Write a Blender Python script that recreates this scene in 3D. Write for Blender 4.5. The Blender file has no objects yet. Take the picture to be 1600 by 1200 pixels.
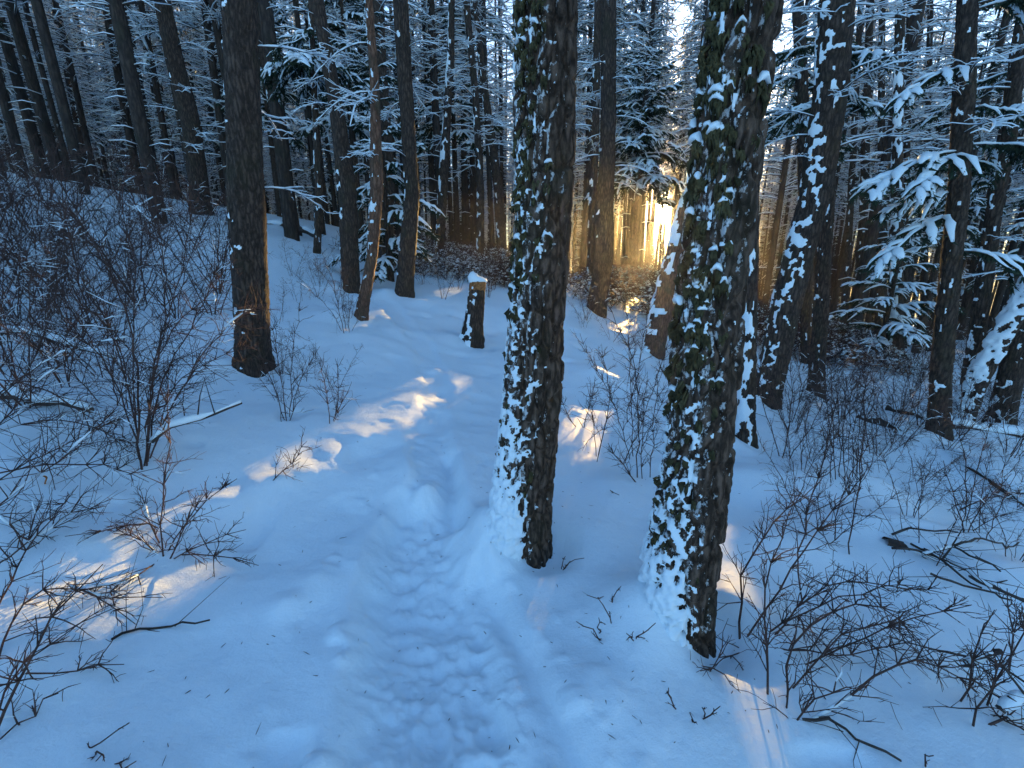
import bpy, math, random
import numpy as np
from mathutils import Vector, Matrix, Euler

random.seed(7)
SC = bpy.context.scene
COL = SC.collection

# ------------------------------------------------------------------ camera, sky, sun, exposure
CAM_Z, PITCH, F = 1.6, math.radians(15.0), 711.1        # focal length in pixels of a 1600 px wide frame (16 mm)
cd = bpy.data.cameras.new('camera'); cam = bpy.data.objects.new('camera', cd); COL.objects.link(cam)
cam.location = (0, 0, CAM_Z); cam.rotation_euler = (math.pi/2 - PITCH, 0, 0)
cd.sensor_width = 36; cd.lens = 16.0; cd.clip_start = 0.05; cd.clip_end = 3000
SC.camera = cam

CP, SP = math.cos(PITCH), math.sin(PITCH)
def pdir(px, py):
    r, u = px-800.0, 600.0-py
    return np.array([r/F, (F*CP+u*SP)/F, (u*CP-F*SP)/F])

_s = pdir(1038, 325); SUN = _s/np.linalg.norm(_s)
SUN_EL = math.asin(SUN[2]); SUN_AZ = math.atan2(SUN[0], SUN[1])
world = bpy.data.worlds.new('World'); SC.world = world; world.use_nodes = True
wn = world.node_tree.nodes; wl = world.node_tree.links
for n in list(wn): wn.remove(n)
wo = wn.new('ShaderNodeOutputWorld'); bg = wn.new('ShaderNodeBackground'); sk = wn.new('ShaderNodeTexSky')
sk.sky_type = 'NISHITA'; sk.sun_disc = False
sk.sun_elevation = SUN_EL; sk.sun_rotation = SUN_AZ
sk.altitude = 900; sk.air_density = 1.0; sk.dust_density = 0.2; sk.ozone_density = 2.75
wl.new(sk.outputs[0], bg.inputs[0]); wl.new(bg.outputs[0], wo.inputs[0])
bg.inputs[1].default_value = 0.15

ld = bpy.data.lights.new('sun_light', 'SUN'); ld.energy = 5.0; ld.angle = math.radians(0.5); ld.color = (1.0, 0.62, 0.20)
lo = bpy.data.objects.new('sun_light', ld); COL.objects.link(lo)
lo.rotation_euler = Vector(SUN).to_track_quat('Z', 'Y').to_euler(); lo.location = (10, 30, 30)

SC.view_settings.view_transform = 'Standard'; SC.view_settings.look = 'None'
SC.view_settings.exposure = 2.1; SC.view_settings.gamma = 1.0; SC.view_settings.use_curve_mapping = False
SC.render.engine = 'CYCLES'
SC.cycles.max_bounces = 5; SC.cycles.diffuse_bounces = 3; SC.cycles.glossy_bounces = 1
SC.cycles.transmission_bounces = 1; SC.cycles.transparent_max_bounces = 4
SC.cycles.use_denoising = True
SC.cycles.use_adaptive_sampling = True; SC.cycles.adaptive_threshold = 0.02

# ------------------------------------------------------------------ noise in numpy
def _h(ix, iy, iz, seed):
    with np.errstate(over='ignore'):
        h = (ix.astype(np.int64)*374761393 + iy.astype(np.int64)*668265263 + iz.astype(np.int64)*2147483647 + seed*1274126177) & 0xffffffff
        h = ((h ^ (h >> 13))*1274126177) & 0xffffffff
        h = ((h ^ (h >> 16))*2246822519) & 0xffffffff
        h = h ^ (h >> 15)
    return (h & 0xffffff)/float(0xffffff)
def noise2(x, y, seed=0):
    ix, iy = np.floor(x), np.floor(y); fx, fy = x-ix, y-iy
    fx = fx*fx*fx*(fx*(fx*6-15)+10); fy = fy*fy*fy*(fy*(fy*6-15)+10); z = np.zeros_like(ix)
    a, b = _h(ix, iy, z, seed), _h(ix+1, iy, z, seed); c, d = _h(ix, iy+1, z, seed), _h(ix+1, iy+1, z, seed)
    return ((a*(1-fx)+b*fx)*(1-fy) + (c*(1-fx)+d*fx)*fy)*2-1
def noise3(x, y, z, seed=0):
    ix, iy, iz = np.floor(x), np.floor(y), np.floor(z); fx, fy, fz = x-ix, y-iy, z-iz
    fx = fx*fx*(3-2*fx); fy = fy*fy*(3-2*fy); fz = fz*fz*(3-2*fz); r = 0
    for dz, wz in ((0, 1-fz), (1, fz)):
        a, b = _h(ix, iy, iz+dz, seed), _h(ix+1, iy, iz+dz, seed); c, d = _h(ix, iy+1, iz+dz, seed), _h(ix+1, iy+1, iz+dz, seed)
        r = r + ((a*(1-fx)+b*fx)*(1-fy) + (c*(1-fx)+d*fx)*fy)*wz
    return r*2-1
def fbm2(x, y, seed=0, o=4):
    v, a = 0, 0.5
    for k in range(o): v = v + a*noise2(x, y, seed+k*17); x, y, a = x*2.03+3.1, y*2.03-1.7, a*0.5
    return v
def fbm3(x, y, z, seed=0, o=3):
    v, a = 0, 0.5
    for k in range(o): v = v + a*noise3(x, y, z, seed+k*17); x, y, z, a = x*2.03+3.1, y*2.03-1.7, z*2.03+.9, a*0.5
    return v
def sstep(a, b, x):
    t = np.clip((x-a)/(b-a), 0, 1); return t*t*(3-2*t)

# ------------------------------------------------------------------ terrain
def at(px, py, D):                     # world point seen in direction (px,py) at depth D
    d = pdir(px, py); return np.array([0, 0, CAM_Z]) + D*d
CTRL = [at(*c) for c in [
    (395,572,5.0),(738,535,7.4),(562,497,7.0),(550,453,9.0),(632,458,9.0),(457,363,13.0),(495,395,11.0),(315,332,11.0),
    (685,415,14.0),(750,420,14.0),(785,402,16.0),(600,420,12.0),(1018,552,8.0),(935,487,10.0),(1195,625,6.5),(1275,622,7.5),
    (1165,690,5.0),(1398,556,11.0),(1465,677,6.0),(1503,657,7.0),(1560,662,7.0),(1335,545,18.0),(1440,528,20.0),(220,733,2.87),
    (60,440,7.0),(600,482,8.0),(1000,752,3.75),(1310,757,4.1),(1580,540,16.0),(140,300,13.0),(1510,832,4.0)]]
CTRL += [np.array(p, float) for p in [
    (0,0,0),(-.3,1.1,-.04),(.6,1.0,-.02),(-1.4,1.2,.03),(1.6,1.3,-.12),(-.55,2.3,.02),(.11,2.2,.06),(.83,1.66,-.06),(2.2,2.2,-.22),(-.5,2.95,.13),(-2.0,2.6,.2),
    (3.3,2.6,-.36),(-3.6,2.2,.5),(-5.5,3.0,1.0),(5.5,2.5,-.8),
    (-15,18,4.2),(-25,25,5.5),(-8,22,3.0),(0,24,.7),(6,20,-.5),(8,30,-2.5),(16,26,-3.2),(25,22,-3.6),(30,8,-4),(-20,5,5),(0,-5,-.1),(-6,-3,1.2),(6,-3,-1),(0,-20,0),
    (-45,45,3),(0,55,-6),(40,45,-8),(60,0,-9),(-60,0,6),(0,-60,0),(0,150,-16),(150,100,-18),(-150,100,-8),(-200,-100,0),(200,-100,-16),(0,-250,-5),
    (0,420,-22),(420,0,-22),(-420,0,-12),(0,-420,-10),(300,300,-22),(-300,300,-18)]]
CTRL = np.array(CTRL)
def _phi(r2): return np.sqrt(r2+0.9**2)
_n = len(CTRL)
_A = np.zeros((_n+3, _n+3)); _d2 = ((CTRL[:,None,:2]-CTRL[None,:,:2])**2).sum(-1)
_A[:_n,:_n] = _phi(_d2) - 0.02*np.eye(_n)
_A[:_n,_n] = 1; _A[:_n,_n+1:] = CTRL[:,:2]; _A[_n:,:_n] = _A[:_n,_n:].T
_w = np.linalg.solve(_A, np.concatenate([CTRL[:,2], [0,0,0]]))
def h_base(x, y):
    r = np.full(np.shape(x), _w[_n]) + _w[_n+1]*x + _w[_n+2]*y
    for k in range(_n): r = r + _w[k]*_phi((x-CTRL[k,0])**2+(y-CTRL[k,1])**2)
    return r
PATH = np.array([(-.12,-2.0),(-.16,.4),(-.2,1.1),(-.36,1.7),(-.56,2.34),(-.55,2.95),(-.75,3.8),(-.85,5.0),(-1.3,6.6),(-2.2,8.2),(-3.6,10.2),(-6,13)])
def seg_dist(x, y, P):
    best = np.full(np.shape(x), 1e9); side = np.zeros(np.shape(x)); along = np.zeros(np.shape(x)); s0 = 0
    for a, b in zip(P[:-1], P[1:]):
        d = b-a; L = np.hypot(*d); t = np.clip(((x-a[0])*d[0]+(y-a[1])*d[1])/L**2, 0, 1)
        ex, ey = x-a[0]-t*d[0], y-a[1]-t*d[1]; dist = np.hypot(ex, ey)
        m = dist < best; best = np.where(m, dist, best)
        side = np.where(m, np.sign(d[0]*ey-d[1]*ex), side); along = np.where(m, s0+t*L, along); s0 += L
    return best, side, along
_rs = np.random.RandomState(5)
FEET = []
for s in np.arange(1.9, 3.6, .34):      # trodden hollows along the path: (x, y, rx, ry, rot, depth)
    seglen = np.hypot(*(PATH[1:]-PATH[:-1]).T); cs = np.concatenate([[0], np.cumsum(seglen)])
    k = np.searchsorted(cs, s)-1; t = (s-cs[k])/seglen[k]; p = PATH[k]+t*(PATH[k+1]-PATH[k]); d = (PATH[k+1]-PATH[k])/seglen[k]
    for sd in (-1, 1):
        o = sd*_rs.uniform(.05, .2); FEET.append((p[0]-d[1]*o, p[1]+d[0]*o+_rs.uniform(-.06,.06), .055, .13, math.atan2(d[0], d[1])+_rs.uniform(-.35,.35), _rs.uniform(.012,.034)*(1 if s < 4.2 else .45)))
LIFTS = []                             # snow bumps added to raise the sunlit spots into the low sun: (x, y, radius, height)
MOUNDS = []                            # (x, y, rx, ry, height) filled below before the ground is built
def height(x, y, fine=True):
    x = np.asarray(x, float); y = np.asarray(y, float)
    z = h_base(x, y)
    r = np.hypot(x, y); near = 1-sstep(14, 30, r)
    z = z + near*(.06*fbm2(x*.9, y*.9, 3, 2) + .03*fbm2(x*2.7, y*2.7, 9, 2)*sstep(.2, 1.2, r)) + (1-near)*.5*fbm2(x*.12, y*.12, 5, 3)
    for mx, my, rx, ry, hh in MOUNDS:
        z = z + hh*np.exp(-(((x-mx)/rx)**2+((y-my)/ry)**2))
    if fine:
        d, side, al = seg_dist(x, y, PATH)
        wob = .07*fbm2(x*3, y*3, 21, 2)
        fade = 1-.75*sstep(3.0, 5.5, al-1.0)
        wd = 1-.45*sstep(3.6, 5.2, al); core = 1-sstep(.17, .40, (d+wob)/wd)
        edge = np.exp(-((d+wob-.38*wd)/.09)**2)
        z = z - core*.10*fade + edge*.022*fade
        lump = np.abs(fbm2(x*7, y*7, 31, 3))
        z = z + core*fade*(.06*lump*sstep(-.3,.3,fbm2(x*2.2,y*2.2,35,2))-.02+.03*fbm2(x*13, y*15, 37, 4)+.028*np.abs(fbm2(x*26,y*26,38,2))*sstep(-.1,.35,fbm2(x*4,y*4,36,2))+.035*fbm2(x*3.6,y*3.6,39,2))
        # loose lumps kicked out beside the trench
        z = z + fade*np.exp(-((d-.42)/.22)**2)*.05*np.clip(fbm2(x*9, y*9, 44, 2)-.12, 0, 1)
        # narrow ski groove right of the trodden strip
        g, _, _ = seg_dist(x+.0, y, GROOVE)
        z = z - .075*np.exp(-((g+.03*fbm2(x*5, y*5, 61, 2))/.07)**2)
        for lx, ly, lr, lh in LIFTS:
            m = (np.abs(x-lx) < 3*lr) & (np.abs(y-ly) < 3*lr)
            if m.any(): z[m] = z[m] + lh*np.exp(-((x[m]-lx)**2+(y[m]-ly)**2)/lr**2)
        for fx, fy, rx, ry, rot, dp in FEET:
            m = (np.abs(x-fx) < .35) & (np.abs(y-fy) < .35)
            if not m.any(): continue
            dx, dy = x[m]-fx, y[m]-fy; c, s = math.cos(rot), math.sin(rot)
            q = ((dx*c-dy*s)/rx)**2 + ((dx*s+dy*c)/ry)**2
            z[m] = z[m] - dp*np.exp(-q*q) + .4*dp*np.exp(-((q-1.9)/.8)**2)
        # faint crust texture everywhere near
        z = z + near*(.006*fbm2(x*6, y*6, 71, 3) + .0025*fbm2(x*22, y*22, 75, 2))
        # clods that dropped from the boughs
        cl = noise2(x*2.6, y*2.6, 83); z = z - near*.03*sstep(.72, .95, cl)
    return z
GROOVE = np.array([(.25,-1.0),(.24,1.0),(.05,1.6),(-.2,2.2),(-.38,2.7),(-.5,3.3)])
def hz(x, y): return float(height(np.array([x]), np.array([y]))[0])
def ground(px, py, off=0.0):            # where the ray through the pixel meets the snow
    d = pdir(px, py); Ds = np.concatenate([np.arange(.9, 12, .04), np.arange(12, 80, .2)])
    zz = CAM_Z + Ds*d[2]; hh = height(Ds*d[0], Ds*d[1], False)
    k = np.nonzero(zz <= hh)[0]
    if len(k) == 0: D = 20.0
    else: D = Ds[k[0]]
    x, y = D*d[0], D*d[1]
    return np.array([x, y, hz(x, y)-off]), D

# ------------------------------------------------------------------ materials
def nmat(name):
    m = bpy.data.materials.new(name); m.use_nodes = True
    nt = m.node_tree; b = nt.nodes['Principled BSDF']; return m, nt, b
def N(nt, t, **kw):
    n = nt.nodes.new(t)
    for k, v in kw.items():
        if k.startswith('i_'): n.inputs[k[2:].replace('_', ' ')].default_value = v
        else: setattr(n, k, v)
    return n
def ramp(nt, fac, stops):
    r = nt.nodes.new('ShaderNodeValToRGB'); e = r.color_ramp.elements
    e[0].position, e[0].color = stops[0][0], (*stops[0][1], 1); e[1].position, e[1].color = stops[-1][0], (*stops[-1][1], 1)
    for p, c in stops[1:-1]: k = e.new(p); k.color = (*c, 1)
    nt.links.new(fac, r.inputs[0]); return r.outputs[0]
def obj_coord(nt, scale):
    t = nt.nodes.new('ShaderNodeTexCoord'); mp = nt.nodes.new('ShaderNodeMapping'); mp.inputs['Scale'].default_value = scale
    nt.links.new(t.outputs['Object'], mp.inputs[0]); return mp.outputs[0]
def mixc(nt, fac, a, b, mode='MIX'):
    m = nt.nodes.new('ShaderNodeMix'); m.data_type = 'RGBA'; m.blend_type = mode
    if isinstance(fac, float): m.inputs[0].default_value = fac
    else: nt.links.new(fac, m.inputs[0])
    for v, i in ((a, 6), (b, 7)):
        if isinstance(v, tuple): m.inputs[i].default_value = (*v, 1)
        else: nt.links.new(v, m.inputs[i])
    return m.outputs[2]
def bump(nt, b, h, s, dist):
    bn = nt.nodes.new('ShaderNodeBump'); bn.inputs['Strength'].default_value = s; bn.inputs['Distance'].default_value = dist
    nt.links.new(h, bn.inputs['Height']); nt.links.new(bn.outputs[0], b.inputs['Normal'])

def snow_mat(name, sc, dist):
    m, nt, b = nmat(name)
    n1 = N(nt, 'ShaderNodeTexNoise', i_Scale=1.0, i_Detail=9.0, i_Roughness=.75); nt.links.new(obj_coord(nt, (sc, sc, sc)), n1.inputs['Vector'])
    nt.links.new(ramp(nt, n1.outputs[0], [(.3, (.735,.84,.91)), (.7, (.80,.885,.94))]), b.inputs['Base Color'])
    b.inputs['Roughness'].default_value = .55; b.inputs['Specular IOR Level'].default_value = .25
    bump(nt, b, n1.outputs[0], .6, dist); return m
SNOW_G = snow_mat('snow_ground', 38, .012)
SNOW = snow_mat('snow_clump', 30, .012)

def bark_mat(name, dark, mid, light, lichen, zs=.22, sc=26, lich_amt=.45, powder=0):
    m, nt, b = nmat(name)
    v = N(nt, 'ShaderNodeTexVoronoi', feature='DISTANCE_TO_EDGE', i_Scale=1.0)
    n2 = N(nt, 'ShaderNodeTexNoise', i_Scale=1.0, i_Detail=8.0, i_Roughness=.7)
    n3 = N(nt, 'ShaderNodeTexNoise', i_Scale=1.0, i_Detail=4.0)
    wv = N(nt, 'ShaderNodeTexNoise', i_Scale=2.5, i_Detail=3.0)
    cv = obj_coord(nt, (sc, sc, sc*zs))
    w = mixc(nt, .12, cv, wv.outputs['Color'], 'ADD'); nt.links.new(obj_coord(nt, (6,6,3)), wv.inputs['Vector'])
    nt.links.new(w, v.inputs['Vector']); nt.links.new(obj_coord(nt, (sc*2, sc*2, sc*.8)), n2.inputs['Vector'])
    nt.links.new(obj_coord(nt, (5, 5, 3)), n3.inputs['Vector'])
    mul = N(nt, 'ShaderNodeMath', operation='MULTIPLY_ADD'); nt.links.new(v.outputs['Distance'], mul.inputs[0]); mul.inputs[1].default_value = .9
    nt.links.new(n2.outputs[0], mul.inputs[2])
    c = ramp(nt, mul.outputs[0], [(.32, dark), (.55, mid), (.85, light)])
    f = ramp(nt, n3.outputs[0], [(.52, (0,0,0)), (.68, (lich_amt,)*3)])
    col = mixc(nt, f, c, lichen)
    if powder:                          # powder snow blown into the bark of the windward side
        ge = N(nt, 'ShaderNodeNewGeometry'); dt = N(nt, 'ShaderNodeVectorMath', operation='DOT_PRODUCT'); nt.links.new(ge.outputs['Normal'], dt.inputs[0]); dt.inputs[1].default_value = (-.82, -.42, .40)
        n4 = N(nt, 'ShaderNodeTexNoise', i_Scale=1.0, i_Detail=7.0, i_Roughness=.72); nt.links.new(obj_coord(nt, (34, 34, 22)), n4.inputs['Vector'])
        ma = N(nt, 'ShaderNodeMath', operation='MULTIPLY_ADD'); nt.links.new(dt.outputs['Value'], ma.inputs[0]); ma.inputs[1].default_value = .20; nt.links.new(n4.outputs[0], ma.inputs[2])
        col = mixc(nt, ramp(nt, ma.outputs[0], [(.685, (0,0,0)), (.74, (powder,)*3)]), col, (.84,.87,.9))
    nt.links.new(col, b.inputs['Base Color'])
    b.inputs['Roughness'].default_value = .85; b.inputs['Specular IOR Level'].default_value = .25
    bump(nt, b, mul.outputs[0], 1.0, .02); return m
BARK_BIG = bark_mat('plated_pine_bark', (.009,.006,.004), (.038,.023,.015), (.15,.102,.077), (.036,.032,.016), zs=.35, sc=24, powder=.7)
BARK = bark_mat('dark_bark', (.009,.007,.006), (.031,.021,.016), (.095,.066,.052), (.032,.03,.015))
BARK_RED = bark_mat('red_peeling_bark', (.03,.017,.012), (.11,.055,.035), (.22,.12,.08), (.06,.06,.04), lich_amt=.7)
BARK_FAR = bark_mat('far_bark', (.010,.008,.007), (.028,.021,.018), (.065,.049,.042), (.025,.027,.016), sc=12)

def plain(name, c1, c2, sc=20, rough=.8, transl=0):
    m, nt, b = nmat(name)
    n1 = N(nt, 'ShaderNodeTexNoise', i_Scale=1.0, i_Detail=4.0); nt.links.new(obj_coord(nt, (sc, sc, sc)), n1.inputs['Vector'])
    nt.links.new(ramp(nt, n1.outputs[0], [(.35, c1), (.65, c2)]), b.inputs['Base Color']); b.inputs['Roughness'].default_value = rough
    b.inputs['Specular IOR Level'].default_value = .2
    return m
TWIG = plain('red_brown_twig', (.040,.023,.020), (.10,.058,.048), 14)
DEADWOOD = plain('grey_dead_wood', (.028,.022,.02), (.075,.06,.052), 10)
NEEDLE = plain('fir_needles', (.012,.024,.016), (.035,.06,.035), 6)
MOSS = plain('olive_lichen', (.024,.022,.010), (.085,.074,.036), 25, .95)
BROKEN = plain('broken_orange_wood', (.16,.06,.02), (.36,.16,.06), 30)
LEAF = plain('dry_orange_leaf', (.32,.10,.02), (.5,.2,.05), 40)
RUSTY = plain('rusty_dry_foliage', (.16,.075,.03), (.34,.17,.06), 6)

# ------------------------------------------------------------------ mesh helpers
def mesh(name, v, faces, mats, smooth=True, mi=None):
    """faces: list of (k,n) int arrays (tris and quads); mi: material index per face in the same order."""
    me = bpy.data.meshes.new(name); v = np.asarray(v, np.float32)
    fs = [np.asarray(f, np.int32) for f in faces if len(f)]
    loops = np.concatenate([f.ravel() for f in fs]); tot = np.concatenate([np.full(len(f), f.shape[1], np.int32) for f in fs])
    st = np.concatenate([[0], np.cumsum(tot)[:-1]]).astype(np.int32)
    me.vertices.add(len(v)); me.vertices.foreach_set('co', v.ravel())
    me.loops.add(len(loops)); me.loops.foreach_set('vertex_index', loops)
    me.polygons.add(len(tot)); me.polygons.foreach_set('loop_start', st); me.polygons.foreach_set('loop_total', tot)
    if smooth: me.polygons.foreach_set('use_smooth', np.ones(len(tot), bool))
    for m in (mats if isinstance(mats, (list, tuple)) else [mats]): me.materials.append(m)
    if mi is not None: me.polygons.foreach_set('material_index', np.asarray(mi, np.int32))
    me.update(calc_edges=True); return me
class Geo:                              # collects quads/tris with a material slot
    def __init__(s): s.v = []; s.q = []; s.t = []; s.n = 0
    def add(s, v, q=None, t=None):
        v = np.asarray(v, float)
        if q is not None and len(q): s.q.append(np.asarray(q)+s.n)
        if t is not None and len(t): s.t.append(np.asarray(t)+s.n)
        s.v.append(v); s.n += len(v)
    def get(s):
        v = np.concatenate(s.v) if s.v else np.zeros((0,3))
        q = np.concatenate(s.q) if s.q else np.zeros((0,4), int); t = np.concatenate(s.t) if s.t else np.zeros((0,3), int)
        return v, q, t
    def geo(s, other, M=None):
        v, q, t = other
        if M is not None: v = v @ M[:3,:3].T + M[:3,3]
        s.add(v, q, t)
    def mesh(s, name, m, smooth=True):
        v, q, t = s.get(); return mesh(name, v, [q, t], m, smooth)
def frames(P):
    T = np.gradient(P, axis=0); T /= np.linalg.norm(T, axis=1)[:,None]+1e-9
    up = np.array([0,0,1.0]); S = np.cross(T, up); l = np.linalg.norm(S, axis=1)
    S = np.where(l[:,None] < .15, np.cross(T, np.array([0,1.0,0])), S); S /= np.linalg.norm(S, axis=1)[:,None]+1e-9
    U = np.cross(S, T); return T, S, U
_QC = {}
def grid_q(n, k):                      # n rings of k verts -> quads (closed round)
    if (n, k) not in _QC:
        i = np.arange(n-1)[:,None]*k; j = np.arange(k)[None,:]; j2 = (j+1) % k
        _QC[(n, k)] = np.stack([i+j, i+j2, i+k+j2, i+k+j], -1).reshape(-1, 4)
    return _QC[(n, k)]
def tube(g, P, R, k=4):
    P = np.asarray(P, float); R = np.asarray(R, float); T, S, U = frames(P)
    a = np.arange(k)*2*math.pi/k + .4
    v = P[:,None,:] + R[:,None,None]*(np.cos(a)[None,:,None]*S[:,None,:]+np.sin(a)[None,:,None]*U[:,None,:])
    n = len(P); v = v.reshape(-1,3); v = np.vstack([v, P[-1:]+T[-1:]*R[-1]*.5])
    j = np.arange(k); tip = np.stack([(n-1)*k+j, (n-1)*k+(j+1)%k, np.full(k, n*k)], -1)
    g.add(v, grid_q(n, k), tip)
_PROF = {6: np.array([(-1,.0),(-.7,.62),(0,1.0),(.7,.62),(1,.0),(0,-.35)]), 4: np.array([(-1,.05),(0,1.0),(1,.05),(0,-.3)])}
def pad(g, P, W, Hh, base=None, k=6):  # a ridge of snow lying along the polyline P
    P = np.asarray(P, float); T, S, U = frames(P)
    S[:,2] *= .35; S /= np.linalg.norm(S, axis=1)[:,None]+1e-9
    U = np.tile(np.array([0,0,1.0]), (len(P),1))*.8+U*.2
    pr = _PROF[k]; b = 0 if base is None else base
    C = P+U*(np.asarray(b).reshape(-1,1) if np.ndim(b) else b)
    v = C[:,None,:] + np.asarray(W)[:,None,None]*pr[None,:,0,None]*S[:,None,:] + np.asarray(Hh)[:,None,None]*pr[None,:,1,None]*U[:,None,:]
    n = len(P); v = v.reshape(-1,3); v = np.vstack([v, C[:1], C[-1:]])
    j = np.arange(k); t1 = np.stack([j, np.full(k, n*k), (j+1)%k], -1); t2 = np.stack([(n-1)*k+j, (n-1)*k+(j+1)%k, np.full(k, n*k+1)], -1)
    g.add(v, grid_q(n, k)[:, ::-1], np.vstack([t1[:, ::-1], t2[:, ::-1]]))
def rotz(a): c, s = math.cos(a), math.sin(a); return np.array([[c,-s,0],[s,c,0],[0,0,1.0]])
def xform(loc, rz=0, sc=1.0, tilt=0):
    M = np.eye(4); R = rotz(rz) @ np.array([[math.cos(tilt),0,-math.sin(tilt)],[0,1,0],[math.sin(tilt),0,math.cos(tilt)]])
    M[:3,:3] = R*sc; M[:3,3] = loc; return M

# ------------------------------------------------------------------ object helpers
def link(o, parent=None):
    COL.objects.link(o)
    if parent is not None: o.parent = parent
    return o
def ob(name, me, parent=None, loc=(0,0,0), kind=None, rot=None, sc=None, label=None):
    o = bpy.data.objects.new(name, me); link(o, parent); o.location = loc
    if rot is not None: o.rotation_euler = rot
    if sc is not None: o.scale = (sc,)*3 if np.ndim(sc) == 0 else sc
    if kind: o['kind'] = kind
    if label: o['label'] = label
    return o
def tag(o, label, cat, group=None, kind=None):
    o['label'] = label; o['category'] = cat
    if group: o['group'] = group
    if kind: o['kind'] = kind
    return o
def thing(name, label, cat, loc, group=None, rz=0):
    o = bpy.data.objects.new(name, None); COL.objects.link(o); o.location = loc; o.rotation_euler = (0,0,rz); o.empty_display_size = .2
    return tag(o, label, cat, group)

# ------------------------------------------------------------------ the big trees are placed first: their bases shape the snow
TREE = {}                               # key -> base point
def tree_axis(base_px, D, ctrl):
    b = at(*base_px, D); yw = b[1]; pts = []; rad = []
    for px, py, w in ctrl:
        d = pdir(px, py); Dk = yw/d[1]; p = np.array([0,0,CAM_Z])+Dk*d
        pts.append(p); rad.append(w*.5*Dk/F*.97)
    pts = np.array(pts); rad = np.array(rad); o = np.argsort(pts[:,2]); return pts[o], rad[o]
AX_A = tree_axis((822,868), 2.72, [(820,868,74),(820,760,88),(832,600,91),(845,400,91),(852,200,91),(854,0,94)])
AX_B = tree_axis((1086,1015), 2.22, [(1064,1015,92),(1064,880,108),(1087,700,103),(1107,500,103),(1131,300,103),(1163,0,106)])
for (bx, by, s) in ((AX_A[0][0][0], AX_A[0][0][1], 1.0), (AX_B[0][0][0], AX_B[0][0][1], .9)):
    MOUNDS += [(bx-.26, by-.02, .17, .22, .13*s), (bx-.12, by+.05, .16, .2, .10*s), (bx+.17, by-.02, .13, .17, -.11*s), (bx+.05, by-.18, .12, .1, -.06*s), (bx+.42, by+.1, .2, .25, .03)]
for px_, py_, D_ in ((395,572,5.0),(564,497,7.0),(549,452,9.0),(632,458,9.0),(1195,625,6.5),(1274,622,7.5),(1165,690,5.0),(1465,677,6.0),(1503,657,7.0),(1020,552,8.0),(932,487,10.0),(457,363,13.0),(737,535,7.4)):
    q_ = at(px_, py_, D_); MOUNDS += [(q_[0]-.3, q_[1]-.1, .28, .3, .09), (q_[0]+.24, q_[1]-.08, .2, .24, -.05), (q_[0]+.02, q_[1]-.24, .2, .16, -.02)]
MOUNDS += [(1.75, 2.55, .5, .25, .10), (2.7, 2.9, .7, .22, .14), (2.1, 3.6, .6, .3, .12), (3.4, 3.9, .8, .3, .14), (3.6, 2.4, .8, .3, .12),   # buried logs and hummocks on the slope
           (-.95, 2.05, .32, .35, .05), (.35, 1.35, .3, .25, .05), (-.7, 3.15, .25, .2, .035), (.75, 3.0, .4, .3, .05)]

LIT_PX = [(710,617,12,4),(696,627,5,3),(658,651,14,4),(635,660,10,3),(600,676,22,7),(560,697,24,8),(520,715,26,10),(480,738,28,12),(440,757,30,13),(400,775,30,14),(350,795,30,14),(300,812,30,13),(240,830,30,12),(190,845,25,10),(150,858,25,11),(110,862,30,14),(80,885,25,13),
  (905,646,26,3),(895,672,14,3),(925,686,6,4),(912,712,18,3),(930,585,26,4),(960,598,18,3),(1125,865,14,12),(1145,890,14,12),(1125,905,12,6),(1130,942,24,14),(1155,960,18,10),(822,985,12,10),(488,905,18,12),(455,955,22,12),(670,760,24,10),(655,775,12,18),
  (660,472,14,4),(1320,628,10,5),(1290,640,8,4),(680,578,10,5)]
def make_lifts():
    c = []
    for cx, cy, rx, ry in LIT_PX:
        p, D = ground(cx, cy); c.append((-(p[0]*SUN[0]+p[1]*SUN[1]), p, max(rx*D/F*1.1, .09)))
    for _, p, r in sorted(c, key=lambda q: q[0]):
        t = np.concatenate([np.arange(r*1.2, 3, .04), np.arange(3, 11, .15)]); x, y = p[0]+SUN[0]*t, p[1]+SUN[1]*t
        d = float((height(x, y)-(hz(p[0], p[1])+SUN[2]*t)).max())+.015
        if d > 0: LIFTS.append((p[0], p[1], r, min(d, .13)))
    print('lifts', [round(l[3], 3) for l in LIFTS])
make_lifts()
def build_ground():
    a1 = np.radians(np.arange(-58, 58.01, .36)); a2 = np.radians(np.concatenate([np.arange(60, 300, 6.0)]))
    ang = np.concatenate([a1, a2]); na = len(ang)
    r = [.3]
    while r[-1] < 232: r.append(r[-1]*(1.0075 if .8 < r[-1] < 9 else 1.018 if r[-1] < 30 else 1.07))
    r = np.array(r); A, R = np.meshgrid(ang, r); x = R*np.sin(A); y = R*np.cos(A)
    z = height(x.ravel(), y.ravel()).reshape(x.shape)
    v = np.stack([x, y, z], -1).reshape(-1, 3); v = np.vstack([v, [[0,0,hz(0,0)]]])
    q = grid_q(len(r), na); j = np.arange(na); c = np.stack([np.full(na, len(v)-1), (j+1) % na, j], -1)
    me = mesh('snow_ground', v, [q[:, ::-1], c], SNOW_G)
    ob('snow_ground', me, kind='structure')
build_ground()

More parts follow.
